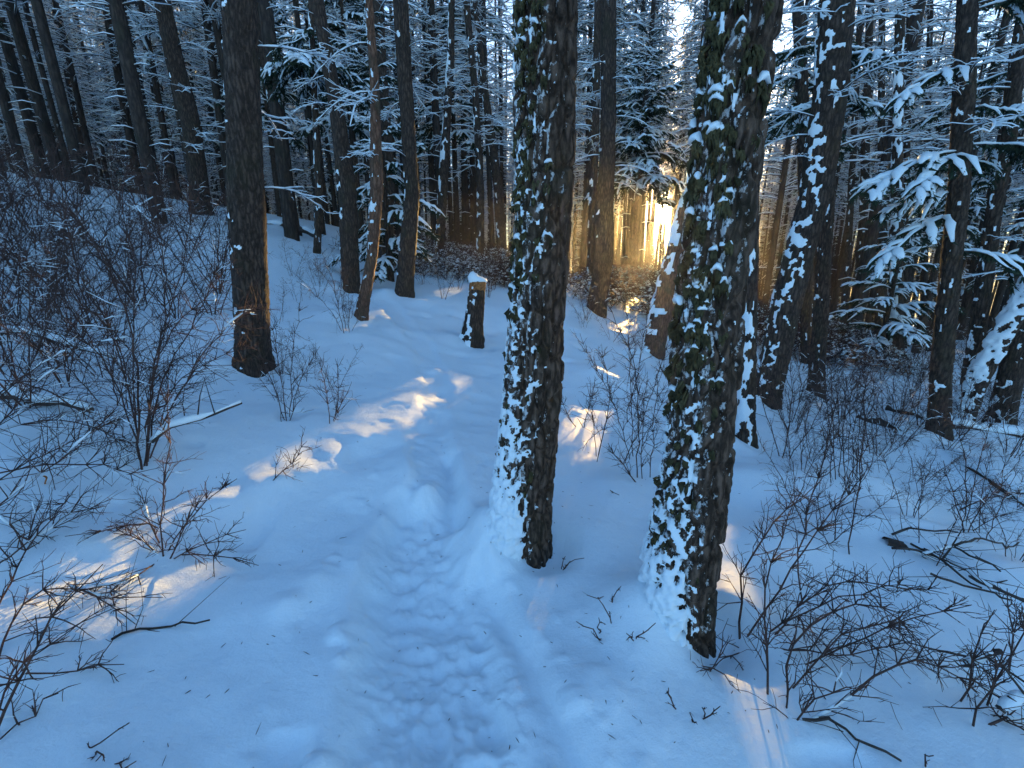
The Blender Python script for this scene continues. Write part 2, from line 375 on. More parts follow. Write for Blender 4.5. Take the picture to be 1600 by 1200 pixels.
# ------------------------------------------------------------------ pools: dead branches, fir boughs, shrub stems
def dead_branch(seed, L, ntw, thick=1.0, snow=1.0, low=False):
    R = np.random.RandomState(seed); n = 5 if low else 7; t = np.linspace(0, 1, n)
    up, dn = R.uniform(.1, .45), R.uniform(.35, .75); wig = R.uniform(-.12, .12, 2)
    P = np.stack([L*t, L*(wig[0]*np.sin(t*3)+wig[1]*t*t), L*(up*t-dn*t*t)*.8], -1)
    P += R.normal(0, .008*L, P.shape)*t[:,None]
    rad = (.013*(1-t)+.0035)*thick*(L/1.4)**.5
    w = Geo(); s = Geo(); k = 3 if low else 5
    tube(w, P, rad, k)
    pw = (.018+.012*R.rand(n))*snow*np.sin(np.pi*np.clip(t*.86+.12, 0, 1))**.5; pad(s, P, pw, pw*1.25, rad*.5, 4 if low else 6)
    for i in range(ntw):
        tt = R.uniform(.18, 1); p = np.array([np.interp(tt, t, P[:,c]) for c in range(3)]); sd = 1 if i % 2 else -1
        l = L*R.uniform(.18, .5)*(1.15-.7*tt); an = sd*R.uniform(.5, 1.15); m = 3 if low else 4; u = np.linspace(0, 1, m)
        dr = R.uniform(-.15, .5); Q = p + np.stack([l*u*math.cos(an), l*u*math.sin(an), l*(R.uniform(-.05,.25)*u-dr*u*u)], -1)
        Q[1:] += R.normal(0, .03*l, Q[1:].shape)
        tube(w, Q, (.006*(1-u)+.002)*thick, 3)
        if R.rand() < .85:
            qw = (.011+.008*R.rand())*snow*np.linspace(1, .5, m); pad(s, Q, qw, qw*1.3, .002, 4)
        if not low:
            for _ in range(2):
                uu = R.uniform(.3, .95); b = np.array([np.interp(uu, u, Q[:,c]) for c in range(3)]); a2 = an+R.uniform(-.9, .9); l2 = l*R.uniform(.25, .5)
                Z = b+np.stack([l2*np.array([0,.5,1])*math.cos(a2), l2*np.array([0,.5,1])*math.sin(a2), l2*np.array([0,.06,R.uniform(-.3,.15)])], -1)
                tube(w, Z, np.array([.003,.0025,.0015])*thick, 3)
                if R.rand() < .7: pad(s, Z, np.array([.008,.009,.005])*snow, np.array([.01,.011,.006])*snow, .001, 4)
    return w, s
def fir_bough(seed, L, low=False):
    R = np.random.RandomState(seed); n = 6; t = np.linspace(0, 1, n); dn = R.uniform(.3, .6)
    P = np.stack([L*t, L*R.uniform(-.1,.1)*t*t, L*(.12*t-dn*t*t)], -1)
    w = Geo(); nd = Geo(); s = Geo(); tube(w, P, .012*(1-t)+.003, 4)
    def needles(Q, cnt, ln):
        T = Q[-1]-Q[0]; T /= np.linalg.norm(T)+1e-9
        u = R.rand(cnt)*.95+.05; idx = u*(len(Q)-1); i0 = np.minimum(idx.astype(int), len(Q)-2); f = (idx-i0)[:,None]
        c = Q[i0]*(1-f)+Q[i0+1]*f
        d = R.normal(0, 1, (cnt,3)); d[:,2] = -np.abs(d[:,2])*.7-.1; d += T*.8; d /= np.linalg.norm(d, axis=1)[:,None]
        sd = np.cross(d, R.normal(0,1,(cnt,3))); sd /= np.linalg.norm(sd, axis=1)[:,None]+1e-9
        l = ln*R.uniform(.6, 1.3, (cnt,1)); wv = l*.16
        v = np.stack([c-sd*wv, c+sd*wv, c+d*l], 1).reshape(-1,3); nd.add(v, None, np.arange(cnt*3).reshape(-1,3))
    needles(P, 26 if low else 80, .12*L**.5)
    wd = .045*np.sin(np.pi*np.clip(t*.8+.16, 0, 1))*L**.5; pad(s, P+R.normal(0,.008,P.shape), wd, wd*.62, .012, 6 if not low else 4)
    for i in range(5 if low else 17):
        tt = R.uniform(.15, .98); p = np.array([np.interp(tt, t, P[:,c]) for c in range(3)]); sd = 1 if i % 2 else -1
        l = L*R.uniform(.3, .55)*(1.1-.6*tt); an = sd*R.uniform(.45, 1.0); m = 4 if low else 6; u = np.linspace(0, 1, m); dr = R.uniform(.35, 1.0)
        Q = p+np.stack([l*u*math.cos(an), l*u*math.sin(an), l*(.1*u-dr*u*u)], -1)
        tube(w, Q, .005*(1-u)+.002, 3); needles(Q, 14 if low else 44, .10*L**.5)
        if R.rand() < .8:
            qw = (.036+.028*R.rand())*L**.5*np.interp(u, [0,.33,.7,1], [.8,1.05,1.0,.4])*R.uniform(.65,1.25,m); pad(s, Q+R.normal(0,.008,Q.shape), qw, qw*R.uniform(.55,.85), .01, 6 if not low else 4)
    return w, nd, s
def two(name, g1, g2, m1, m2):
    v1, q1, t1 = g1.get(); v2, q2, t2 = g2.get(); n = len(v1)
    mi = np.concatenate([np.zeros(len(q1)), np.ones(len(q2)), np.zeros(len(t1)), np.ones(len(t2))])
    return mesh(name, np.vstack([v1, v2]), [np.vstack([q1, q2+n]), np.vstack([t1, t2+n])], [m1, m2], True, mi)
DB = [dead_branch(100+i, 1.4, 13) for i in range(12)]
DBM = [(w.mesh('branch', DEADWOOD), s.mesh('branch_snow', SNOW)) for w, s in DB]
DBL = [tuple(x.get() for x in dead_branch(150+i, 1.5, 9, 1.4, 1.15, True)) for i in range(10)]
FB = [fir_bough(200+i, 1.2) for i in range(8)]
FBM = [(two('bough', w, nd, DEADWOOD, NEEDLE), s.mesh('bough_snow', SNOW)) for w, nd, s in FB]
FBL = [tuple(x.get() for x in fir_bough(240+i, 1.6, True)) for i in range(8)]

def stem_geo(R, P, r0, dens=9, tw=.4, gw=None, gs=None, snow=.25, droop=.1, planar=None):
    """one woody stem along P with side twigs and twiglets"""
    w = gw or Geo(); s = gs or Geo(); P = np.asarray(P, float); n = len(P)
    seg = np.linalg.norm(np.diff(P, axis=0), axis=1); cs = np.concatenate([[0], np.cumsum(seg)]); L = cs[-1]; t = cs/L
    tt = np.linspace(0, 1, max(5, int(L/.09))); Q = np.stack([np.interp(tt, t, P[:,c]) for c in range(3)], -1)
    k = np.ones(3)/3
    for _ in range(2): Q[1:-1] = (Q[:-2]+Q[1:-1]*2+Q[2:])/4
    Q[1:] += R.normal(0, .006, Q[1:].shape)
    tube(w, Q, r0*(1-tt)**.8+.0016, 5)
    T = np.gradient(Q, axis=0); T /= np.linalg.norm(T, axis=1)[:,None]
    def sn(Z, wd):
        hor = np.abs((Z[-1]-Z[0])[2])/(np.linalg.norm(Z[-1]-Z[0])+1e-9)
        if R.rand() < snow*.6*(1.5-1.4*hor): a0 = R.randint(0, max(1,len(Z)-2)); Y = Z[a0:a0+3]; pad(s, Y, np.array([.5,1,.4])*wd, np.array([.5,1.3,.4])*wd, .001, 4)
    for a in range(0, len(Q)-2, 2):
        if R.rand() < snow and abs(T[a][2]) < .75: pad(s, Q[a:a+3], np.array([.004,.007,.004])+r0*.5, np.array([.006,.013,.006])+r0*.5, r0*.4*(1-tt[a]), 4)
    for i in range(int(dens*L)+1):
        u = R.uniform(.12, 1)**.8; a = min(int(u*(len(Q)-1)), len(Q)-1); p = Q[a]
        d = T[a]*R.uniform(.4, .9)+R.normal(0, .55, 3); d[2] += .18; d /= np.linalg.norm(d)
        l = tw*R.uniform(.35, 1.1)*(1.1-.6*u); m = 4; v = np.linspace(0, 1, m)[:,None]
        Z = p + d*l*v + np.array([0,0,-droop*l])*v*v + np.vstack([np.zeros(3), R.normal(0, .035*l, (m-1, 3))])
        tube(w, Z, .0022*(1-v[:,0])+.0010, 3); sn(Z, .005)
        for _ in range(R.randint(3, 7)):
            uu = R.uniform(.2, 1); b = np.array([np.interp(uu, v[:,0], Z[:,c]) for c in range(3)]); d2 = d*.7+R.normal(0, .6, 3); d2 /= np.linalg.norm(d2); l2 = l*R.uniform(.2, .55)
            Y = b+d2*l2*np.array([[0],[.5],[1]])+np.vstack([np.zeros(3), R.normal(0, .04*l2, (2,3))]); tube(w, Y, np.array([.0014,.0012,.0008]), 3)
            if l2 > .08: sn(Y, .004)
    return w, s
STEMS = []
for i in range(16):
    R = np.random.RandomState(300+i); L = 1.15; t = np.linspace(0, 1, 6); b = R.uniform(-.1, .35)
    P = np.stack([L*(.22*t+b*t*t), R.uniform(-.15,.15)*np.sin(t*4)*L*.5, L*(t-.12*t*t)], -1)
    w, s = stem_geo(R, P, .0038, 13, .36, snow=.26); STEMS.append(two('stem', w, s, TWIG, SNOW))

# ------------------------------------------------------------------ trunks
def trunk_grid(pts, rad, sides, dz_fine, z_fine, dz, bark, seed, cell=.05):
    """grid of a bark-plated trunk; returns verts grid, smooth grid, outward normals, angle grid"""
    z0, z1 = pts[0,2], pts[-1,2]; z = [z0]
    while z[-1] < z1: z.append(z[-1]+(dz_fine if z[-1] < z_fine else dz))
    z = np.array(z); z[-1] = z1
    cx, cy, rr = (np.interp(z, pts[:,2], pts[:,0]), np.interp(z, pts[:,2], pts[:,1]), np.interp(z, pts[:,2], rad))
    th = np.arange(sides)*2*math.pi/sides; TH, Z = np.meshgrid(th, z)
    nx, ny = np.cos(TH), np.sin(TH); R0 = rr[:,None]*np.ones_like(TH)
    # worley plates on the cylinder
    circ = 2*math.pi*np.mean(rad); nc = max(6, int(circ/cell)); u = TH/(2*math.pi)*nc; vv = Z/(cell*2.8)
    wp = fbm3(nx*2, ny*2, Z*4, seed+5, 2); u = u+wp*.9; vv = vv+wp*.5
    f1 = np.full(u.shape, 9.0); f2 = np.full(u.shape, 9.0); idv = np.zeros(u.shape); iu, iv = np.floor(u), np.floor(vv)
    for a in (-1,0,1):
        for b in (-1,0,1):
            gx, gy = iu+a, iv+b; gm = np.mod(gx, nc); zz = np.zeros_like(gx)
            d = np.hypot(gx+.15+.7*_h(gm, gy, zz, seed)-u, gy+.15+.7*_h(gm, gy, zz, seed+1)-vv)
            m = d < f1; f2 = np.where(m, f1, np.minimum(f2, d)); idv = np.where(m, _h(gm, gy, zz, seed+2), idv); f1 = np.where(m, d, f1)
    e = f2-f1
    disp = bark*(sstep(0, .34, e)*1.0 + .55*(idv-.5)*sstep(.02,.2,e) - .75) + bark*.45*fbm3(nx*9*rr[:,None]/.15, ny*9*rr[:,None]/.15, Z*26, seed+9, 2)
    big = .03*rr[:,None]/.15*fbm3(nx*1.2, ny*1.2, Z*1.3, seed+11, 2)
    # flare at the foot
    fl = .034*np.exp(-np.clip(Z-(z0+.43), 0, 9)/.16)*(1+.6*np.cos(TH*4+seed))*np.minimum(rr[:,None]/.15, 1.1)
    RS = R0+big+fl; RD = RS+disp
    sm = np.stack([cx[:,None]+RS*nx, cy[:,None]+RS*ny, Z], -1); vd = np.stack([cx[:,None]+RD*nx, cy[:,None]+RD*ny, Z], -1)
    return vd, sm, np.stack([nx, ny, np.zeros_like(nx)], -1), TH, Z
def shell(vd, sm, nrm, mask, thick):
    """snow stuck to the bark: the cells whose mask is above zero, thicker towards the middle of each clump"""
    n, k = mask.shape; t = np.clip(mask, 0, 1)**.6*thick
    v = (vd*.55+sm*.45) + nrm*(np.where(mask > 0, t+.004, -.012))[:,:,None]; v[:,:,2] -= .0
    q = grid_q(n, k); mm = mask.ravel()[q]; keep = (mm > 0).sum(1) >= 3; q = q[keep]
    if len(q) == 0: return None
    used, inv = np.unique(q, return_inverse=True); return v.reshape(-1,3)[used], inv.reshape(q.shape)
WIND = math.atan2(-.45, -.9)
def extend(pts, rad, top, below=.45, taper=.6):
    d = pts[-1]-pts[0]; d = d/max(d[2], .1); p2 = pts[-1]+d*(top-pts[-1,2]); f = np.clip((top-pts[-1,2])/16, 0, 1)
    d0 = pts[1]-pts[0]; d0 = d0/max(d0[2], .05)
    P = np.vstack([pts[:1]-d0*below, pts, p2]); Rr = np.concatenate([rad[:1], rad, [rad[-1]*(1-taper*f)]]); return P, Rr
def make_tree(name, label, pts, rad, top, mat, sides, dzf, zf, dz, bark, seed, snow=.5, sbias=.45, group=None, cat='tree', snow_scale=(11, 8), thick=.016, cell=.05, dirn=WIND, extra=None):
    base = pts[0].copy(); base[2] = max(hz(base[0], base[1]), pts[0,2]-.3)
    P, Rr = extend(pts, rad, top); root = thing(name, label, cat, base, group)
    P = P-base; zfl = zf-base[2]
    vd, sm, nr, TH, Z = trunk_grid(P, Rr, sides, dzf, zfl, dz, bark, seed, cell)
    n, k = TH.shape
    vv = vd.reshape(-1,3); cap = np.vstack([vv, vv[-k:].mean(0)[None]]); j = np.arange(k)
    ob('trunk', mesh('trunk', cap, [grid_q(n, k), np.stack([(n-1)*k+j, (n-1)*k+(j+1)%k, np.full(k, n*k)], -1)], mat), root)
    if snow is not None:
        a, b = snow_scale; rr = np.mean(rad)
        nz = fbm3(nr[:,:,0]*rr*a, nr[:,:,1]*rr*a, Z*b, seed+40, 5)*1.5
        m = nz + sbias*np.cos(TH-dirn) - (1-snow)
        if extra is not None: m, th2 = extra(m, TH, Z, thick)
        else: th2 = thick
        res = shell(vd, sm, nr, m, th2)
        if res: ob('trunk_snow', mesh('trunk_snow', res[0], [res[1]], SNOW), root, kind='stuff')
    return root, base, P, Rr
# --- the two big trunks
def foot_drift(zfoot, amt, flare, dark_az):
    def f(m, TH, Z, thick):
        # a plastered strip on the windward side, growing into a drift at the foot; the lee side stays bare
        lee = np.cos(TH-(WIND+math.pi)); g = np.exp(-np.clip(Z-zfoot, 0, 9)/amt)
        w = np.cos(TH-(WIND-.25)); side = np.clip((w-.05)/.6, 0, 1)
        m2 = m + 1.3*g*side - .9*np.clip(lee+.15, 0, 1)*(1.2-.6*g)
        m2 = m2-.13*sstep(.6, 1.5, Z); return m2, thick*(1+flare*side*g*g)
    return f
rootA, baseA, PA, RA = make_tree('pine_tree', 'thick pine trunk plastered with snow on its left side, standing right beside the trodden path', AX_A[0], AX_A[1], 9, BARK_BIG, 140, .0075, 3.0, .12, .020, 11, snow=.33, sbias=.56, snow_scale=(50, 32), thick=.008, cell=.064, extra=foot_drift(.05, .42, 9, 0))
rootB, baseB, PB, RB = make_tree('pine_tree', 'thickest pine trunk with plated bark and olive lichen tufts, standing just right of the sun', AX_B[0], AX_B[1], 9, BARK_BIG, 150, .007, 2.75, .12, .022, 23, snow=.27, sbias=.58, snow_scale=(50, 32), thick=.008, cell=.074, extra=foot_drift(-.02, .38, 9, 0))

def lichen(root, P, Rr, z0, z1, n, seed, az0, spread, cap_p=.45, sc=1.0):
    """hanging lichen tufts on the bark, some carrying a cap of snow"""
    R = np.random.RandomState(seed); g = Geo(); s = Geo()
    for i in range(n):
        z = R.uniform(z0, z1); a = az0+R.normal(0, spread); r = np.interp(z, P[:,2], Rr); c = np.array([np.interp(z, P[:,2], P[:,0]), np.interp(z, P[:,2], P[:,1]), z])
        nrm = np.array([math.cos(a), math.sin(a), 0]); tan = np.array([-math.sin(a), math.cos(a), 0])
        l = R.uniform(.03, .08)*sc; w = l*R.uniform(.22, .36)
        for _ in range(R.randint(6, 12)):
            o = c+nrm*(r-.004)+tan*w*R.uniform(-.8,.8)+np.array([0,0,R.uniform(-.012,.008)]); e = o+nrm*R.uniform(.004,.018)+tan*w*R.uniform(-.35,.35)+np.array([0,0,-l*R.uniform(.5,1.15)]); m_ = (o+e)/2+nrm*R.uniform(.008,.02)
            tube(g, np.stack([o, m_, e]), np.array([.5,.75,.15])*R.uniform(.006,.011), 4)
        if R.rand() < cap_p:
            b = c+nrm*(r+w*.45)+np.array([0,0,.002]); q = np.stack([b-tan*w*1.0-np.array([0,0,w*.5]), b-tan*w*.4, b+tan*w*.4, b+tan*w*1.0-np.array([0,0,w*.6])]); q += R.normal(0,.003,q.shape)
            pad(s, q, np.array([.5,1,1,.5])*w*.8, np.array([.5,1.1,1.1,.5])*w*.8, -.004, 6)
    ob('lichen', g.mesh('lichen', MOSS), root, kind='stuff')
    if s.n: ob('lichen_snow', s.mesh('lichen_snow', SNOW), root, kind='stuff')
CAMDIR = lambda b: math.atan2(-b[1], -b[0])
lichen(rootA, PA, RA, 1.3, 2.9, 120, 5, CAMDIR(baseA)-.75, .4, .3)
lichen(rootB, PB, RB, 1.1, 2.75, 190, 6, CAMDIR(baseB)-.4, .5, .36)
lichen(rootA, PA, RA, .3, 1.3, 26, 7, CAMDIR(baseA)-.7, .4, .3, .7)
lichen(rootB, PB, RB, .3, 1.1, 34, 8, CAMDIR(baseB)-.5, .4, .3, .7)

# ------------------------------------------------------------------ trees one can point to
FOREST = []                             # (x, y, r) of every trunk, to keep later ones clear
FOREST += [(AX_A[0][0][0], AX_A[0][0][1], .3), (AX_B[0][0][0], AX_B[0][0][1], .3)]
def add_branches(root, P, Rr, z0, z1, n, seed, pool, nm, scl=(.6,1.2), azs=None, tilt=(-.15,.2)):
    R = np.random.RandomState(seed)
    for i in range(n):
        z = z0+(z1-z0)*(i+R.uniform(.1,.9))/n; az = R.uniform(0, 6.283) if azs is None else azs[i % len(azs)]+R.normal(0,.35)
        c = [np.interp(z, P[:,2], P[:,0]), np.interp(z, P[:,2], P[:,1]), z]; r = np.interp(z, P[:,2], Rr)*.8
        m, s = pool[R.randint(len(pool))]; sc = R.uniform(*scl)
        b = ob(nm, m, root, (c[0]+r*math.cos(az), c[1]+r*math.sin(az), z), rot=(0, -R.uniform(*tilt), az), sc=sc)
        ob(nm+'_snow', s, b)
def zpx(py, yw): d = pdir(800, py); return CAM_Z+yw/d[1]*d[2]
MID = [ # key, label, base px, D, [(px,py,w)...], bark, snow, number of branches, branch px range
 ('C', 'stout dark pine trunk standing alone beside the bare shrubs on the left bank', (395,572), 5.0, [(395,572,50),(391,450,50),(384,300,51),(374,0,50)], BARK, .36, 3, (330,20)),
 ('E', 'thin leaning trunk with peeling reddish bark beside the path', (564,497), 7.0, [(564,497,19),(581,400,18),(589,300,21),(585,130,14),(576,0,12)], BARK_RED, .5, 4, (260,30)),
 ('F', 'straight dark pine leaning left, its foot just behind the red-barked leaning trunk', (549,452), 9.0, [(549,452,25),(543,300,30),(526,170,22),(495,0,20)], BARK, .28, 7, (250,0)),
 ('G', 'sturdy dark pine at the bend of the path with snow on its left edge', (632,458), 9.0, [(632,458,30),(644,300,25),(634,150,24),(626,0,23)], BARK, .33, 9, (260,0)),
 ('H', 'slim trunk holding a round snow-loaded bough like an umbrella', (495,395), 11.0, [(495,395,11),(500,300,14),(492,160,9),(487,40,8)], BARK, .5, 5, (260,160)),
 ('I', 'dark pine on the crest of the left bank beside a snowy fallen log', (457,363), 13.0, [(457,363,24),(437,200,22),(409,60,18),(402,0,16)], BARK, .33, 10, (230,0)),
 ('J', 'broad dark pine leaning left above the brush, with many snowy dead branches', (315,332), 11.0, [(315,332,30),(300,200,27),(272,90,26),(254,0,24)], BARK, .3, 24, (260,-20)),
 ('K', 'slender trunk with a snow-whitened left side behind the small stump', (685,415), 14.0, [(685,415,14),(692,300,15),(704,90,12),(706,0,10)], BARK, .55, 14, (260,0)),
 ('L', 'thin straight trunk rising right behind the snow-capped stump', (750,420), 14.0, [(750,420,12),(751,300,12),(743,150,11),(729,10,11)], BARK, .45, 16, (270,0)),
 ('M', 'leaning thin trunk just left of the snow-plastered trunk by the path', (785,402), 16.0, [(785,402,16),(779,300,16),(752,100,10),(742,0,9)], BARK, .4, 20, (260,0)),
 ('N', 'wide black trunk close behind the dark pine at the bend of the path', (600,420), 12.0, [(600,420,26),(606,300,24),(596,150,24),(588,0,22)], BARK, .3, 12, (200,0)),
 ('P', 'dark smooth pine directly left of the sun', (932,487), 10.0, [(932,487,32),(942,400,31),(949,250,26),(951,100,25),(950,0,25)], BARK, .22, 22, (290,-10)),
 ('Q', 'thin trunk half hidden behind the dark pine left of the sun', (918,470), 12.5, [(918,470,12),(924,380,12),(931,200,12),(934,0,11)], BARK, .4, 8, (200,0)),
 ('R', 'trunk tilting to the right below the sun, its upper side white with snow', (1020,552), 8.0, [(1020,552,34),(1036,480,33),(1055,400,31),(1085,290,27),(1130,120,24),(1160,0,22)], BARK_RED, .5, 2, (100,0)),
 ('S', 'big pine tilting right on the slope, clumps of snow down its left face', (1195,625), 6.5, [(1195,625,40),(1235,450,44),(1276,300,44),(1299,130,47),(1309,0,50)], BARK, .42, 12, (260,0)),
 ('T', 'dark trunk right behind the big tilting pine, its foot in the snow', (1274,622), 7.5, [(1274,622,23),(1284,450,22),(1292,330,20),(1296,200,18),(1296,0,16)], BARK, .3, 5, (200,0)),
 ('U', 'snow-crusted mossy trunk tucked behind the right edge of the thickest trunk', (1165,690), 5.0, [(1165,690,30),(1170,550,22),(1176,400,16),(1180,250,14),(1184,0,12)], BARK, .48, 2, (200,0)),
 ('V', 'mossy trunk with thin snowy arms standing clear on the right slope', (1397,556), 11.0, [(1397,556,24),(1400,400,19),(1402,250,15),(1407,0,13)], BARK, .52, 26, (330,-20)),
 ('W', 'tall black trunk carrying broad snow-loaded fir boughs on the right', (1465,677), 6.0, [(1465,677,29),(1477,500,27),(1497,300,27),(1506,150,28),(1512,0,27)], BARK, .26, 6, (380,0)),
 ('X', 'dark trunk leaning right immediately beside the tall black trunk', (1503,657), 7.0, [(1503,657,20),(1530,500,21),(1550,350,20),(1576,200,21),(1592,80,19)], BARK, .35, 9, (420,60)),
 ('Z', 'stout trunk leaning out of the picture at the right edge', (1560,662), 7.0, [(1560,662,32),(1585,560,32),(1622,420,30),(1660,250,28)], BARK, .4, 4, (420,200)),
 ('Y', 'half-fallen trunk with a thick stripe of snow propped up at the right edge', (1505,652), 6.6, [(1505,652,26),(1530,588,27),(1562,530,28),(1604,458,28),(1660,360,26)], BARK, .66, 2, (440,400)),
 ('D2', 'black trunk rising behind the big tilting pine at the top of the picture', (1262,560), 9.5, [(1262,560,20),(1258,300,19),(1254,150,18),(1246,0,17)], BARK, .25, 8, (200,0)),
 ('BA', 'thin dark trunk furthest left of the row on the right slope', (1317,538), 16.0, [(1317,538,12),(1328,330,10),(1340,100,8)], BARK, .35, 10, (300,0)),
 ('BB', 'thin dark trunk midway in the row left of the mossy trunk, warm light behind it', (1337,546), 17.0, [(1337,546,14),(1350,320,12),(1356,100,10)], BARK, .3, 14, (320,0)),
 ('BC', 'slim trunk close on the left of the mossy trunk on the right slope', (1375,550), 15.0, [(1375,550,17),(1379,400,12),(1377,200,10),(1378,0,8)], BARK, .42, 14, (330,0)),
 ('BD', 'slim trunk close on the right of the mossy trunk on the right slope', (1412,555), 16.0, [(1412,555,9),(1413,400,9),(1418,200,8)], BARK, .5, 10, (330,0)),
 ('BE', 'pole-thin trunk standing midway between the mossy trunk and the tall black trunk', (1443,527), 19.0, [(1443,527,11),(1446,300,9),(1452,100,8)], BARK, .4, 10, (330,0)),
]
MT = {}
for key, lab, bpx, D, ctrl, mat, snow, nb, (pz0, pz1) in MID:
    ax = tree_axis(bpx, D, ctrl); near = D < 7.6
    big = snow > .45
    root, base, P, Rr = make_tree('pine_tree' if key not in ('E','U','V','K') else 'conifer_tree', lab, ax[0], ax[1], max(zpx(-260, ax[0][0][1]), 7) if key not in ('R','Y','Z','E') else ax[0][-1,2]+2.2, mat,
        44 if near else 26, .022 if near else .05, ax[0][-1,2]+.3, .3, .010 if near else .008, 50+ord(key[-1])+len(key)*31, snow=snow-.06, sbias=.8 if key in ('R','Y','U') else .62 if key in ('S','K','V') else .4,
        snow_scale=(24,13) if near else (16,8), thick=.014 if key not in ('R','Y') else .05, cell=.05, dirn=WIND if key not in ('R','Y') else math.atan2(-.25,-1))
    MT[key] = (root, base, P, Rr); FOREST.append((base[0], base[1], .3))
    if nb:
        yw = base[1]; z0, z1 = zpx(pz0, yw)-base[2], zpx(pz1, yw)-base[2]
        fs = 1.0 if D < 12 else 1.25
        add_branches(root, P, Rr, z0, z1, nb, 900+ord(key[-1])*7+len(key), DBM, 'branch', (.3*fs, .72*fs))
# fir boughs hanging from the tall black trunk, the umbrella fir and the pine behind the tilting one
def boughs(key, lst):
    root, base, P, Rr = MT[key]; R = np.random.RandomState(ord(key[0]))
    for py, az, sc, tl in lst:
        z = zpx(py, base[1])-base[2]; c = [np.interp(z, P[:,2], P[:,0]), np.interp(z, P[:,2], P[:,1])]; m, s = FBM[R.randint(len(FBM))]
        b = ob('bough', m, root, (c[0], c[1], z), rot=(0, -tl, az), sc=sc); ob('bough_snow', s, b)
boughs('W', [(20,-.6,.8,.1),(5,-.2,.8,.15),(110,3.4,.65,-.05),(238,3.3,.9,-.1),(244,3.7,.7,-.1),(228,-.2,.85,.0),(250,.5,.6,.05),
            (335,3.3,.75,-.2),(392,-.35,.9,-.05),(300,2.8,.6,-.1),(170,-.3,.6,0)])
boughs('H', [(95+3*(i%3), i*2*math.pi/9, .95+.1*(i%2), -.05) for i in range(9)]+[(60, i*1.6, .7, .05) for i in range(4)])
boughs('D2', [(60+i*16, i*2.4, .9, 0) for i in range(10)])
boughs('T', [(70+i*30, 3.0+i*1.9, .7, -.05) for i in range(4)])
boughs('X', [(110+i*60, 2.2+i*2.1, .65, -.05) for i in range(4)])

# --- young firs standing between the trunks
def young_fir(label, base, h, rmax, n, seed, group=None, lean=(0,0), zb=.35):
    R = np.random.RandomState(seed); root = thing('fir_tree', label, 'tree', base, group, R.uniform(0,6))
    t = np.linspace(0,1,6); P = np.stack([lean[0]*t*h, lean[1]*t*h, h*t-.3], -1); g = Geo(); tube(g, P, .055*h/4*(1-t)+.01, 8); ob('trunk', g.mesh('trunk', BARK), root)
    for i in range(n):
        u = (i+.5)/n; z = zb+(h-zb-.15)*u; az = i*2.4+R.normal(0,.3); m, s = FBM[R.randint(len(FBM))]; sc = rmax*(1-.75*u)*R.uniform(.75,1.15)/1.2
        b = ob('bough', m, root, (lean[0]*z, lean[1]*z, z), rot=(0, -R.uniform(-.1,.25)-.5*u, az), sc=sc); ob('bough_snow', s, b)
    FOREST.append((base[0], base[1], .4)); return root
def gp(px, py, D): p = at(px, py, D); return (p[0], p[1], hz(p[0], p[1])-.03)
young_fir('young fir with snowy boughs close behind the red-barked leaning trunk', gp(610,425,10.2), 5.6, 1.15, 44, 1)
young_fir('tall young fir loaded with snow standing above the sun between the two thickest trunks', gp(985,470,19), 10, 2.0, 56, 2, zb=4.5)
young_fir('snowy young fir on the right slope left of the tall black trunk', gp(1432,545,13.5), 8.5, 1.25, 40, 3, zb=3.0)
young_fir('dark snowy fir filling the gap at the right edge behind the leaning trunks', gp(1590,545,14), 8.5, 1.3, 42, 4, zb=2.6)
young_fir('small fir with drooping white boughs left of the mossy trunk', gp(1372,560,10.5), 4.2, 1.1, 34, 5)
young_fir('snowy fir behind the black trunk near the top of the path', gp(566,400,15), 9.5, 1.5, 44, 6, zb=3.2)
young_fir('snowy fir peeking between the thin trunks left of the plastered trunk', gp(715,398,20), 11, 1.7, 44, 7, zb=4.5)
young_fir('snow-bowed fir behind the stout pine on the left bank', gp(440,345,17), 10, 1.6, 40, 8, zb=3.0)

